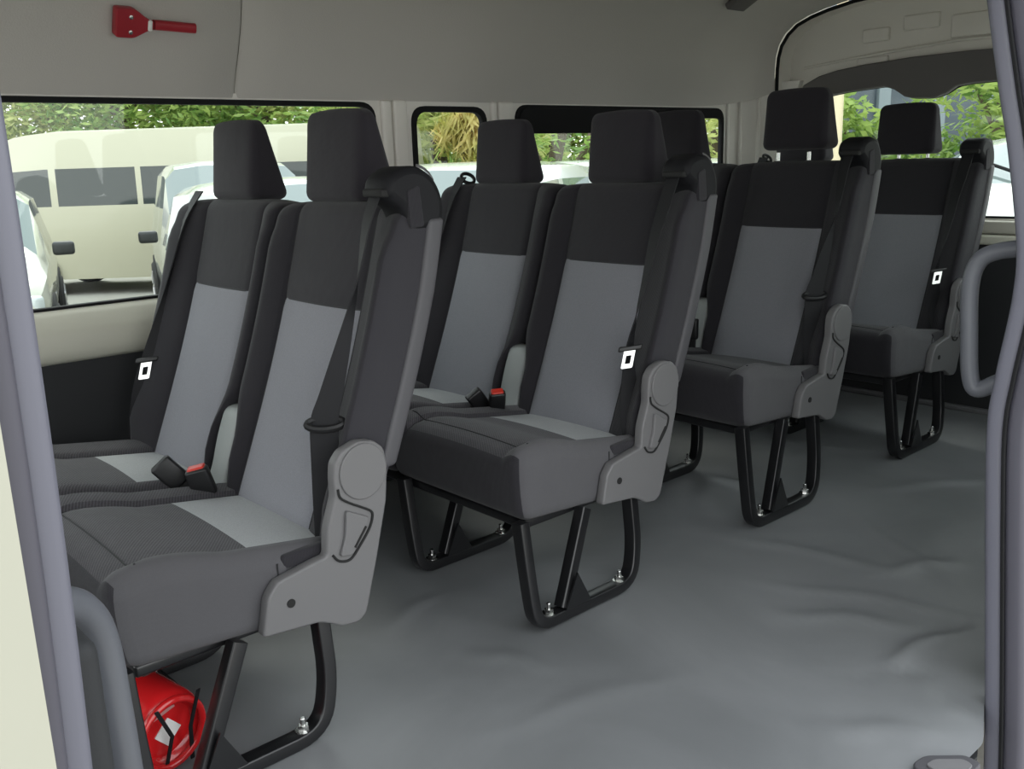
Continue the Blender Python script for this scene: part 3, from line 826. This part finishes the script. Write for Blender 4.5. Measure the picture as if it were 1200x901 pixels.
proto = make_bench()
labels = ['front bench of two dark seats nearest the left pillar, fire extinguisher under it',
          'second bench from the front, red-buttoned buckle standing upright between its two cushions',
          'third bench from the front, near headrest pulled up on bright posts',
          'rearmost bench, in front of the back window']
benches = [proto]
for k in range(1, 4): benches.append(copy_tree(proto))
for k, b in enumerate(benches):
    b.location = (P_ * k + OX[k], 0, DZ[k])
    tag(b, labels[k], 'seat', 'two-seat benches along the far wall')
    ch = kids(b)
    hr = [c for c in ch if c.name.startswith('headrest') and not c.name.startswith('headrest_post')]
    near = min(hr, key=lambda c: min(v.co.y for v in c.data.vertices))
    fr = [c for c in hr if c is not near][0]
    if k == 0: near.location.y = .014
    if k == 1: near.location.y = -.010
    if k == 2: near.location = (-.015, -.028, .042); 
    if k == 3: near.location = (0, .025, .022)
    if k >= 2:        # rear rows: darker cushion cloth all over
        for c in ch:
            if c.name.startswith('seat_cushion'):
                for i, m in enumerate(c.data.materials):
                    if m is M['cloth_patch'] or m is M['cloth_rib']:
                        c.material_slots[i].link = 'OBJECT'; c.material_slots[i].material = M['cloth_dark']
        for c in ch:      # legs reach down to the floor from the raised pan
            if c.name.startswith('leg_frame'):
                c.scale.z = (.25 + DZ[k]) / .25; c.location.z = -DZ[k]
shoulder_belt(benches[0], False, 'guide'); shoulder_belt(benches[0], True, 'noring')
shoulder_belt(benches[1], False, 'tongue'); shoulder_belt(benches[1], True, 'tongue')
shoulder_belt(benches[2], False, 'guide'); shoulder_belt(benches[2], True, 'tongue')
shoulder_belt(benches[3], False, 'tongue'); shoulder_belt(benches[3], True, 'tongue')
SD = (-.7, -.7, .1)
buckle(benches[0], (.135, .10, .345), (.108, .098, .440), (-.6, -.8, .0), True)
buckle(benches[0], (.135, .155, .345), (.060, .190, .445), (-.5, -.8, .3), False)
buckle(benches[1], (.120, .135, .345), (.085, .085, .445), (-.5, -.8, .2), True, .9)
buckle(benches[1], (.125, .160, .345), (.045, .150, .440), (-.6, -.7, .3), False, .95)
buckle(benches[2], (.150, .130, .350), (.150, .128, .490), (-.9, -.3, .0), False, 1.0)
buckle(benches[3], (.150, .130, .350), (.150, .128, .470), (-.9, -.3, .0), False, 1.0)

# ------------------------------------------------------------------ loose things inside
def grab_handle(label, pts, r, group=None, loc=(0, 0, 0)):
    mb = MB(); tube(mb, smooth_path(pts, 8), r, 'handle', 14)
    o = mb.build('grab_handle', origin=pts[0]); tag(o, label, 'handle')
    for e in (pts[0], pts[-1]):
        s = MB(); d = MB()
        lathe(s, [(r * 1.25, -.012), (r * 1.3, 0), (r * 1.15, .012)], 'handle', Matrix.Translation(V(e)) @ Matrix.Rotation(pi / 2, 4, 'X'), 16)
        q = s.build('end_cap'); q.parent = o; q.location = -V(pts[0])
    return o
grab_handle('grey loop grab handle at the left door pillar, in front of the first bench',
            [(-.545, -1.18, .690), (-.535, -1.09, .722), (-.492, -1.040, .722), (-.456, -1.010, .675), (-.447, -1.003, .57), (-.445, -1.003, .38), (-.450, -1.01, .16), (-.475, -1.05, .06), (-.545, -1.18, .05)], .0165)
grab_handle('grey loop grab handle at the right door pillar, in front of the rearmost bench',
            [(1.205, -1.225, .902), (1.205, -1.165, .893), (1.202, -1.130, .872), (1.200, -1.118, .82), (1.200, -1.124, .72), (1.200, -1.132, .645), (1.202, -1.146, .618), (1.205, -1.18, .635), (1.205, -1.225, .665)], .0165)

mb = MB(); rbox(mb, (-.62, -1.17, -.30), (-.498, -1.09, .740), .015, 'dark_trim'); struct(mb.build('trim_12'))
# red emergency hammer on the headliner
def lin_y(z):
    for (a, b) in zip(prof, prof[1:]):
        if a[1] <= z <= b[1]: return a[0] + (b[0] - a[0]) * (z - a[1]) / (b[1] - a[1])
hz = 1.482; hy = lin_y(hz) - .004
hm = empty('emergency_hammer', (.362, hy, hz), 'red plastic emergency hammer clipped to the grey headliner above the first window', 'hammer')
tilt = Matrix.Rotation(radians(24), 4, 'X')
def hmb(mb, name):
    mb.v = [tuple(tilt @ V(p)) for p in mb.v]; o = mb.build(name, hm); return o
# in local axes: x along the handle, -y out of the liner, z up
mb = MB(); plate(mb, [(p.x, p.y) for p in rounded_poly([(-.068, -.036, 0), (-.068, .040, 0), (-.018, .040, 0), (.020, .014, 0), (.034, .012, 0), (.034, -.010, 0), (.020, -.014, 0), (-.020, -.036, 0)], .008, 3)], -.030, .0, 'red_plastic', 'y', bevel=.003); hmb(mb, 'holder')
mb = MB(); tube(mb, [(.036, -.018, .0), (.06, -.018, .000), (.10, -.018, -.001), (.14, -.018, -.002), (.152, -.018, -.002)], 0, 'red_plastic', prof=rectprof(.022, .026, .008), up=(0, 0, 1)); hmb(mb, 'hammer_handle')
mb = MB(); rbox(mb, (.016, -.034, -.014), (.028, .0, .014), .004, 'white_label'); hmb(mb, 'clip')
for z in (.019, -.020):
    mb = MB(); lathe(mb, [(.006, 0), (.0055, .003), (.002, .004)], 'steel', Matrix.Translation((-.030, -.030, z)) @ Matrix.Rotation(pi / 2, 4, 'X'), 12); hmb(mb, 'screw')

# small lamp lens far back on the ceiling
mb = MB(); rbox(mb, (2.76, .50, 1.685), (2.88, .60, 1.715), .008, 'gate_band', rot=Matrix.Rotation(radians(-28), 3, 'X')); o = mb.build('ceiling_lamp', origin=(2.82, .55, 1.70)); tag(o, 'small dark oblong ceiling lamp at the top edge of the picture', 'lamp')

# step latch cover by the door
mb = MB(); plate(mb, [(p.x, p.y) for p in rounded_poly([(.812, -1.242, 0), (.851, -1.247, 0), (.905, -1.298, 0), (.900, -1.33, 0), (.80, -1.33, 0), (.785, -1.275, 0)], .012, 4)], -.004, .012, 'shell', 'z', bevel=.003)
plate(mb, [(p.x, p.y) for p in rounded_poly([(.822, -1.262, 0), (.848, -1.266, 0), (.885, -1.302, 0), (.88, -1.322, 0), (.81, -1.322, 0)], .008, 4)], .010, .015, 'plastic', 'z', bevel=.001)
o = mb.build('step_plate', origin=(.86, -1.3, .0)); tag(o, 'small grey trim plate on the floor edge at the foot of the right door pillar', 'trim plate')

# fire extinguisher lying under the front bench
ex = empty('fire_extinguisher', (-.158, -.30, .085), 'red fire extinguisher lying on its side under the front bench', 'fire extinguisher')
A = V((-.22, .97, .06)).normalized(); Bx = V((.97, .22, 0)).normalized(); Cz = Bx.cross(A)
RE = Matrix((Bx, Cz, A)).transposed().to_4x4()
def em(mb, name, parent=None):
    mb.v = [tuple(RE @ V(p)) for p in mb.v]; return mb.build(name, parent or ex)
mb = MB(); lathe(mb, [(.052, .012), (.060, .003), (.068, .0), (.074, .006), (.078, .020), (.078, .30), (.074, .335), (.058, .365), (.030, .385), (.022, .40)], 'red_paint', n=40); em(mb, 'cylinder')
mb = MB(); tube(mb, [(.066 * cos(a), .066 * sin(a), -.006) for a in [2 * pi * k / 36 for k in range(36)]], .0075, 'red_paint', 10, closed=True); em(mb, 'base_ring')
mb = MB(); lathe(mb, [(.0788, .125), (.0788, .150)], 'white_label', n=40); lathe(mb, [(.0788, .165), (.0788, .172)], 'pink_label', n=40); em(mb, 'label_band')
mb = MB(); plate(mb, [(.0, -.034), (.030, -.006), (.004, .024), (-.026, -.004)], .0095, .0115, 'white_label', 'z'); plate(mb, [(-.045, .027), (.02, .040), (.018, .048), (-.047, .035)], .0095, .0112, 'pink_label', 'z'); em(mb, 'label')
mb = MB(); tube(mb, smooth_path([(-.03, .0, .40), (-.05, .02, .43), (-.02, .06, .44), (.04, .09, .38), (.07, .06, .25), (.082, .02, .12), (.085, .0, .06)], 6), .008, 'plastic_dark', 8); em(mb, 'hose')
mb = MB(); rbox(mb, (-.018, -.018, .395), (.018, .018, .44), .006, 'chrome'); rbox(mb, (-.012, .01, .43), (.012, .10, .45), .004, 'plastic_dark'); em(mb, 'valve')
for s in (-1, 1):
    mb = MB(); ribbon(mb, [(s * .030 + .01, -.078, -.004), (s * .020 + .014, .0, -.0145), (s * .045 + .012, .066, -.014)], [(.008, 0, 0)] * 3, .002, 'rubber'); em(mb, 'strap')
mb = MB(); ribbon(mb, [(.0795 * cos(a), .0795 * sin(a), .23) for a in [2 * pi * k / 24 for k in range(25)]], [(0, 0, .025)] * 25, .002, 'rubber')
em(mb, 'strap')

# ------------------------------------------------------------------ outside
GZ = -.68
mb = MB(); mb.add([(-30, -14, GZ), (60, -14, GZ), (60, 70, GZ), (-30, 70, GZ)], [(0, 1, 2, 3)], 'ground'); g0 = mb.build('ground', smooth=False); struct(g0)

def wheel(parent, c, r, w, ax):
    """ax: unit axle direction"""
    z = V(ax).normalized(); x = V((0, 0, 1)).cross(z).normalized(); y = z.cross(x)
    T = Matrix.Translation(c) @ Matrix((x, y, z)).transposed().to_4x4()
    mb = MB(); lathe(mb, [(r * .62, -w / 2), (r * .9, -w / 2), (r, -w / 2 + .03), (r, w / 2 - .03), (r * .9, w / 2), (r * .62, w / 2)], 'tyre', T, 28); o = mb.build('wheel', parent)
    mb = MB(); lathe(mb, [(r * .64, w / 2 - .03), (r * .60, w / 2 - .012), (r * .3, w / 2 - .03), (r * .14, w / 2 + .002), (r * .05, w / 2 + .004)], 'rim', T, 20)
    for k in range(5):
        a = 2 * pi * k / 5; d = V((cos(a), sin(a), 0)); 
        tube(mb, [T @ (d * r * .12 + V((0, 0, w / 2 - .004))), T @ (d * r * .62 + V((0, 0, w / 2 - .006)))], .022, 'rim', 6)
    mb.build('wheel_rim', o)

def make_car(name, loc, heading, paint, label, L=4.3, W=1.72, H=1.62, style='hatch', wind='windscreen', side='dark_glass', group=None, cat='car'):
    """local: +x is the nose, y lateral, z up from the ground"""
    root = empty(name, loc, label, cat, group); root.rotation_euler = (0, 0, heading)
    h = W / 2
    if style == 'hatch':
        #        x,      belt z, roof z, belt w, roof w
        st = [(L / 2, .52, .56, .72, .66), (L / 2 - .06, .66, .74, .86, .74), (L / 2 - .22, .78, .86, .94, .80), (L / 2 - .62, .86, .97, .98, .80), (L / 2 - .98, .92, 1.04, .99, .80),
              (L / 2 - 1.12, .94, 1.12, .99, .82), (L / 2 - 1.72, .97, H - .05, 1, .76), (L / 2 - 1.95, .98, H - .01, 1, .75), (L / 2 - 2.32, .99, H, 1, .75), (L / 2 - 2.42, .99, H, 1, .75), (L / 2 - 3.15, 1.0, H - .01, 1, .75),
              (L / 2 - 3.25, 1.0, H - .01, 1, .74), (-L / 2 + .42, 1.02, H - .05, .97, .72), (-L / 2 + .10, 1.0, 1.10, .92, .80), (-L / 2, .6, .66, .86, .78)]
        wsc = (5, 6); rsc = (12, 13); sw = [(6, 8), (9, 10), (11, 12)]
    else:   # van
        st = [(L / 2, .62, .70, .80, .74), (L / 2 - .05, .80, .92, .90, .82), (L / 2 - .22, .96, 1.08, .96, .86), (L / 2 - .34, 1.05, 1.18, .98, .88), (L / 2 - .95, 1.12, H - .16, 1, .84), (L / 2 - 1.25, 1.14, H - .05, 1, .82),
              (L / 2 - 1.75, 1.14, H, 1, .82), (L / 2 - 1.85, 1.14, H, 1, .82), (L / 2 - 3.0, 1.14, H, 1, .82), (L / 2 - 3.08, 1.14, H, 1, .82), (-L / 2 + .35, 1.14, H, 1, .82), (-L / 2 + .12, 1.14, H - .05, .98, .80), (-L / 2, .7, .8, .95, .8)]
        st = [(x, bz * (1 if bz < 1.0 else 1.14), rz, bw, rw) for (x, bz, rz, bw, rw) in st]
        wsc = (3, 4); rsc = (10, 11); sw = [(4, 6), (7, 8), (9, 10)]
    rows = []
    for (x, bz, rz, bw, rw) in st:
        bot = .24 if abs(x) < L / 2 - .2 else .30
        zw = bz + (rz - bz) * (.84 if style == 'hatch' else .50) if rz - bz > .35 else bz + (rz - bz) * .5
        ws = bw + (rw - bw) * (.70 if style == 'hatch' else .30)
        rows.append([(x, h * bw * .93, bot), (x, h * bw * .985, bot + (bz - bot) * .35), (x, h * bw, bot + (bz - bot) * .75), (x, h * bw * .975, bz), (x, h * ws, zw), (x, h * rw * .93, rz - (.02 if rz - bz > .35 else .01)), (x, h * rw * .5, rz + .015), (x, 0, rz + .02)])
    body = MB(); wsm = MB(); swm = MB(); n = 8
    def faces(side):
        for i in range(len(rows) - 1):
            for k in range(n - 1):
                q = [rows[i][k], rows[i][k + 1], rows[i + 1][k + 1], rows[i + 1][k]]
                if side < 0: q = [(a, -b, c) for a, b, c in reversed(q)]
                tgt = (body, paint)
                if k in (4, 5, 6) and (i, i + 1) in (wsc, rsc): tgt = (wsm, wind)
                if k == 3 and any(a <= i < b for a, b in sw): tgt = (swm, side_m)
                tgt[0].add(q, [(0, 1, 2, 3)], tgt[1])
    side_m = side
    faces(1); faces(-1)
    for rr in (rows[0], rows[-1]):
        pts = rr + [(a, -b, c) for a, b, c in reversed(rr[:-1])]
        body.add(pts, [tuple(range(len(pts)))], paint)
    for bmx in (body, wsm, swm):       # weld by rounding
        key = {}; mp = []; nv = []
        for p in bmx.v:
            k = tuple(round(c, 4) for c in p)
            if k not in key: key[k] = len(nv); nv.append(p)
            mp.append(key[k])
        nf = []; nm = []
        for f, mi in zip(bmx.f, bmx.mi):
            g = []
            for a in f:
                if mp[a] not in g: g.append(mp[a])
            if len(g) > 2: nf.append(tuple(g)); nm.append(mi)
        bmx.v, bmx.f, bmx.mi = nv, nf, nm
    body.build('body', root, angle=32); wsm.build('windscreen', root, angle=60); swm.build('side_window', root, angle=60)
    wb = .30 * L
    for x in (wb + .05, -wb + .02):
        for s in (1, -1):
            m_ = MB()
            lathe(m_, [(.36, -.02), (.36, .012)], 'tyre', Matrix.Translation((x, s * (h * .985), .34)) @ Matrix.Rotation(pi / 2, 4, 'X'), 26); m_.build('wheel_arch', root)
            wheel(root, (x, s * (h - .07), .31), .31, .20, (0, s, 0))
    fx = L / 2
    for s in (1, -1):
        m_ = MB(); Rz = Matrix.Rotation(radians(-s * 32), 3, 'Z')
        rbox(m_, (fx - .25, s * h * .74 - .16, .60), (fx - .12, s * h * .74 + .16, .76), .04, 'lamp', rot=Rz); m_.build('headlight', root)
        m_ = MB(); rbox(m_, (fx - .16, s * h * .72 - .11, .34), (fx - .02, s * h * .72 + .10, .44), .03, 'grille'); m_.build('fog_lamp', root)
        m_ = MB(); mx = st[wsc[0]][0] - .22
        rbox(m_, (mx - .05, s * (h + .12) - .10, 1.0), (mx + .06, s * (h + .12) + .10, 1.13), .035, 'grille'); m_.build('door_mirror', root)
    m_ = MB(); rbox(m_, (fx - .10, -h * .45, .52), (fx + .010, h * .45, .66), .02, 'grille')
    tube(m_, [(fx + .012, -h * .44, .59), (fx + .016, 0, .595), (fx + .012, h * .44, .59)], .010, 'chrome', 8); m_.build('grille', root)
    m_ = MB(); rbox(m_, (fx - .10, -h * .55, .30), (fx + .004, h * .55, .44), .02, 'grille'); m_.build('air_intake', root)
    # wipers on the windscreen
    a = st[wsc[0]]; b = st[wsc[1]]
    for y0, y1 in ((.45, -.10), (-.08, -.62)):
        m_ = MB(); p = lambda t, y: V((a[0] + (b[0] - a[0]) * t + .02, y, a[2] + (b[2] - a[2]) * t + .045))
        tube(m_, [p(.02, y0), p(.30, (y0 + y1) / 2), p(.45, y1)], .009, 'rubber', 6); m_.build('wiper', root)
    return root

def at(u, v, d):
    """world point seen at pixel (u, v) at depth d, used only to survey where distant things stand"""
    q = f_ + r_ * ((u - 600) / F) - u_ * ((v - 450.5) / F); return CAM + q * d
fd = atan2(f_.y, f_.x)
def gp(u, d):
    p = at(u, 186, d); return (p.x, p.y, GZ)

make_car('parked_van', gp(225, 14.4), fd + radians(90), 'paint_van', 'long cream high-roofed van parked side-on behind the other cars', L=7.1, W=1.9, H=2.36, style='van', cat='van')
make_car('white_hatchback', gp(264, 11.2), fd + radians(180 + 23), 'paint_white', 'white car facing us with pale windscreen and dark mirror, left of the far headrest', L=4.3, W=1.75, H=1.84, style='hatch', side='car_glass')
make_car('white_car', gp(360, 8.0), fd + radians(180 + 34), 'paint_white', 'white car nearest the window, cut off by the front bench', L=4.2, W=1.75, H=1.66, side='car_glass')
make_car('silver_car', gp(-66, 9.3), fd + radians(180 + 24), 'paint_silver', 'pale silver car half hidden by the left door pillar', L=4.3, W=1.7, H=1.62, wind='car_glass')
make_car('white_car', gp(535, 6.9), fd + radians(180 - 20), 'paint_white', 'white car with pale windscreen seen through the narrow second window', L=4.3, W=1.75, H=1.74, side='windscreen')
make_car('white_car', gp(700, 8.6), fd + radians(180 + 8), 'paint_white', 'white car seen through the black-framed third window', L=4.3, W=1.75, H=1.72, side='windscreen')
make_car('white_car', gp(850, 11.8), fd + radians(180 + 5), 'paint_white', 'white car furthest back beyond the side windows', L=4.3, W=1.75, H=1.68, side='windscreen')
rc = make_car('white_car', (7.0, .50, GZ), radians(180 + 4), 'paint_white', 'white car behind the rear window with pale windscreen and wipers', L=4.3, W=1.85, H=1.37, side='windscreen')
rc.scale = (1, 1, 1.33)

def tree(label, x, y, height, rad, leaf, n=3600, size=.20, name='tree', droop=0, base=None):
    rnd = random.Random(int(x * 131 + y * 717) & 0xffff)
    root = empty(name, (x, y, GZ), label, 'tree', 'trees and bushes beyond the parked cars')
    mb = MB(); zc = height - rad * .75; cl = []
    for k in range(14):
        a = rnd.random() * 2 * pi; rr = rad * rnd.uniform(.15, .75); cl.append((V((rr * cos(a), rr * sin(a), zc + rnd.uniform(-.75, .6) * rad)), rad * rnd.uniform(.32, .52)))
    if base is not None:
        for k in range(8):
            a = rnd.random() * 2 * pi; cl.append((V((rad * .7 * cos(a), rad * .7 * sin(a), base + rnd.random() * (zc - base))), rad * .42))
    vs = []; fs = []
    for i in range(n):
        c, R = cl[i % len(cl)]
        d = V((rnd.gauss(0, 1), rnd.gauss(0, 1), rnd.gauss(0, 1))).normalized(); p = c + d * R * (.55 + .5 * rnd.random())
        p.z = max(p.z, .08)
        t = V((rnd.gauss(0, 1), rnd.gauss(0, 1), rnd.gauss(0, .5) - droop)).normalized(); s = t.cross(d + V((.01, .02, .03))).normalized()
        L = size * rnd.uniform(.6, 1.3) * (1 + droop * 1.5); w = size * rnd.uniform(.22, .4)
        k = len(vs); vs += [p - t * L * .5, p + s * w * .5, p + t * L * .5, p - s * w * .5]; fs.append((k, k + 1, k + 2, k + 3))
    mb.add(vs, fs, leaf); mb.build('foliage', root, smooth=False)
    t = MB(); tube(t, [(0, 0, 0), (.05, .03, height * .3), (-.04, .08, height * .6), (.05, .0, height * .8)], rad * .05 + .03, 'bark', 8)
    for k in range(4):
        a = k * 1.6; tube(t, [(0, .03, height * .45), (.3 * rad * cos(a), .3 * rad * sin(a), height * .65), (.5 * rad * cos(a), .5 * rad * sin(a), height * .8)], rad * .025 + .01, 'bark', 6)
    t.build('trunk', root)
    return root
TR = [(-20, 25, 6.6, 2.9, 'leaf_yellow', 'light green tree at the left edge above the cream van'), (75, 26, 6.2, 2.8, 'leaf_yellow', 'bright tree above the middle of the cream van'),
      (150, 24, 6.4, 2.7, 'leaf_green', 'mid green tree above the cream van, right of the bright tree'), (225, 27, 6.0, 2.6, 'leaf_yellow', 'yellowish tree just left of the far front headrest'),
      (305, 25, 5.6, 2.4, 'leaf_green', 'green tree between the two front headrests'), (390, 26, 6.2, 2.8, 'leaf_yellow', 'yellow-green tree behind the near front headrest'),
      (470, 22, 6.4, 2.9, 'leaf_green', 'tree behind the pillar left of the second window'), (515, 17, 5.2, 2.2, 'leaf_yellow', 'yellow-green tree filling the left of the second window'),
      (640, 20, 5.8, 2.8, 'leaf_green', 'green tree beyond the third window, left part'), (720, 22, 6.2, 2.9, 'leaf_yellow', 'light tree beyond the third window, middle part'),
      (810, 22, 5.8, 1.9, 'leaf_yellow', 'light tree beyond the third window, right part')]
for (u, d, h, r, lf, lb) in TR:
    p = gp(u, d); tree(lb, p[0], p[1], h, r, lf, n=7000, size=.27, base=.5)
p = gp(556, 13); tree('drooping palm with golden fronds in the second window', p[0], p[1], 2.5, .5, 'leaf_palm', n=1300, size=.13, name='palm_tree', droop=1.4, base=.6)
p = gp(655, 14); tree('low bright green bush beyond the third window', p[0], p[1], 2.7, 1.5, 'leaf_green', n=2600, size=.20, name='bush', base=.3)
p = gp(838, 14); tree('low pale green bush at the right end of the third window', p[0], p[1], 2.6, 1.3, 'leaf_yellow', n=2200, size=.18, name='bush', base=.3)
p = gp(1180, 11.5); tree('leafy bright green tree on the right of the rear window', p[0], p[1], 3.6, 1.2, 'leaf_green', n=7000, size=.17, name='tree', base=.8)
p = gp(1022, 12.5); tree('small green shrub beside the pale post in the rear window', p[0], p[1], 2.25, .55, 'leaf_green', n=900, size=.2, name='bush', base=.5)
p = gp(968, 12.5); tree('small green shrub left of the pale post in the rear window', p[0], p[1], 2.5, .5, 'leaf_green', n=900, size=.2, name='bush', base=.5)
p = gp(979, 11.5); mb = MB(); tube(mb, [(p[0], p[1], GZ), (p[0], p[1], 4.2)], .065, 'post', 14); rbox(mb, (p[0] - .14, p[1] - .14, GZ), (p[0] + .14, p[1] + .14, GZ + .12), .02, 'post')
o = mb.build('post', origin=(p[0], p[1], GZ)); tag(o, 'pale yellow upright post seen through the rear window', 'post')
# dark glazed building behind the rear window
p = gp(1030, 19); bd = empty('building', (p[0], p[1], GZ), 'dark blue-grey glazed building seen through the rear window', 'building'); bd.rotation_euler = (0, 0, fd + radians(90))
mb = MB(); rbox(mb, (-2.4, -3.2, 0), (2.4, 0, 6.0), .02, 'facade'); mb.build('wall', bd)
for k in range(5):
    mb = MB(); x = -2.2 + 1.1 * k; rbox(mb, (x - .12, -.02, 0), (x + .12, .14, 6.0), .02, 'facade_col'); rbox(mb, (x - .12, -3.34, 0), (x + .12, -3.18, 6.0), .02, 'facade_col'); mb.build('column', bd)
mb = MB()
for k in range(12): rbox(mb, (-2.4, -3.25, .4 + .45 * k), (2.4, -3.18, .44 + .45 * k), .008, 'facade_col')
mb.build('transom', bd)

# ------------------------------------------------------------------ light
w = bpy.data.worlds.new('sky'); scn.world = w; w.use_nodes = True; nt = w.node_tree; L = nt.links
bg = nt.nodes['Background']; tc = nt.nodes.new('ShaderNodeTexCoord'); sx = nt.nodes.new('ShaderNodeSeparateXYZ'); rp = nt.nodes.new('ShaderNodeValToRGB')
rp.color_ramp.elements[0].position = 0; rp.color_ramp.elements[0].color = (.95, .97, .96, 1)
rp.color_ramp.elements[1].position = 1; rp.color_ramp.elements[1].color = (.86, .93, 1.0, 1)
L.new(tc.outputs['Generated'], sx.inputs[0]); L.new(sx.outputs['Z'], rp.inputs['Fac']); L.new(rp.outputs['Color'], bg.inputs['Color'])
bg.inputs['Strength'].default_value = 1.0
sn = bpy.data.lights.new('sun', 'SUN'); so = bpy.data.objects.new('sun', sn); col.objects.link(so); sn.energy = .5; sn.angle = radians(25); sn.color = (1, .96, .88)
so.rotation_euler = (radians(-30), radians(20), radians(0))
scn.view_settings.view_transform = 'Standard'; scn.view_settings.look = 'None'; scn.view_settings.gamma = 1; scn.view_settings.use_curve_mapping = False
scn.view_settings.exposure = 1.5
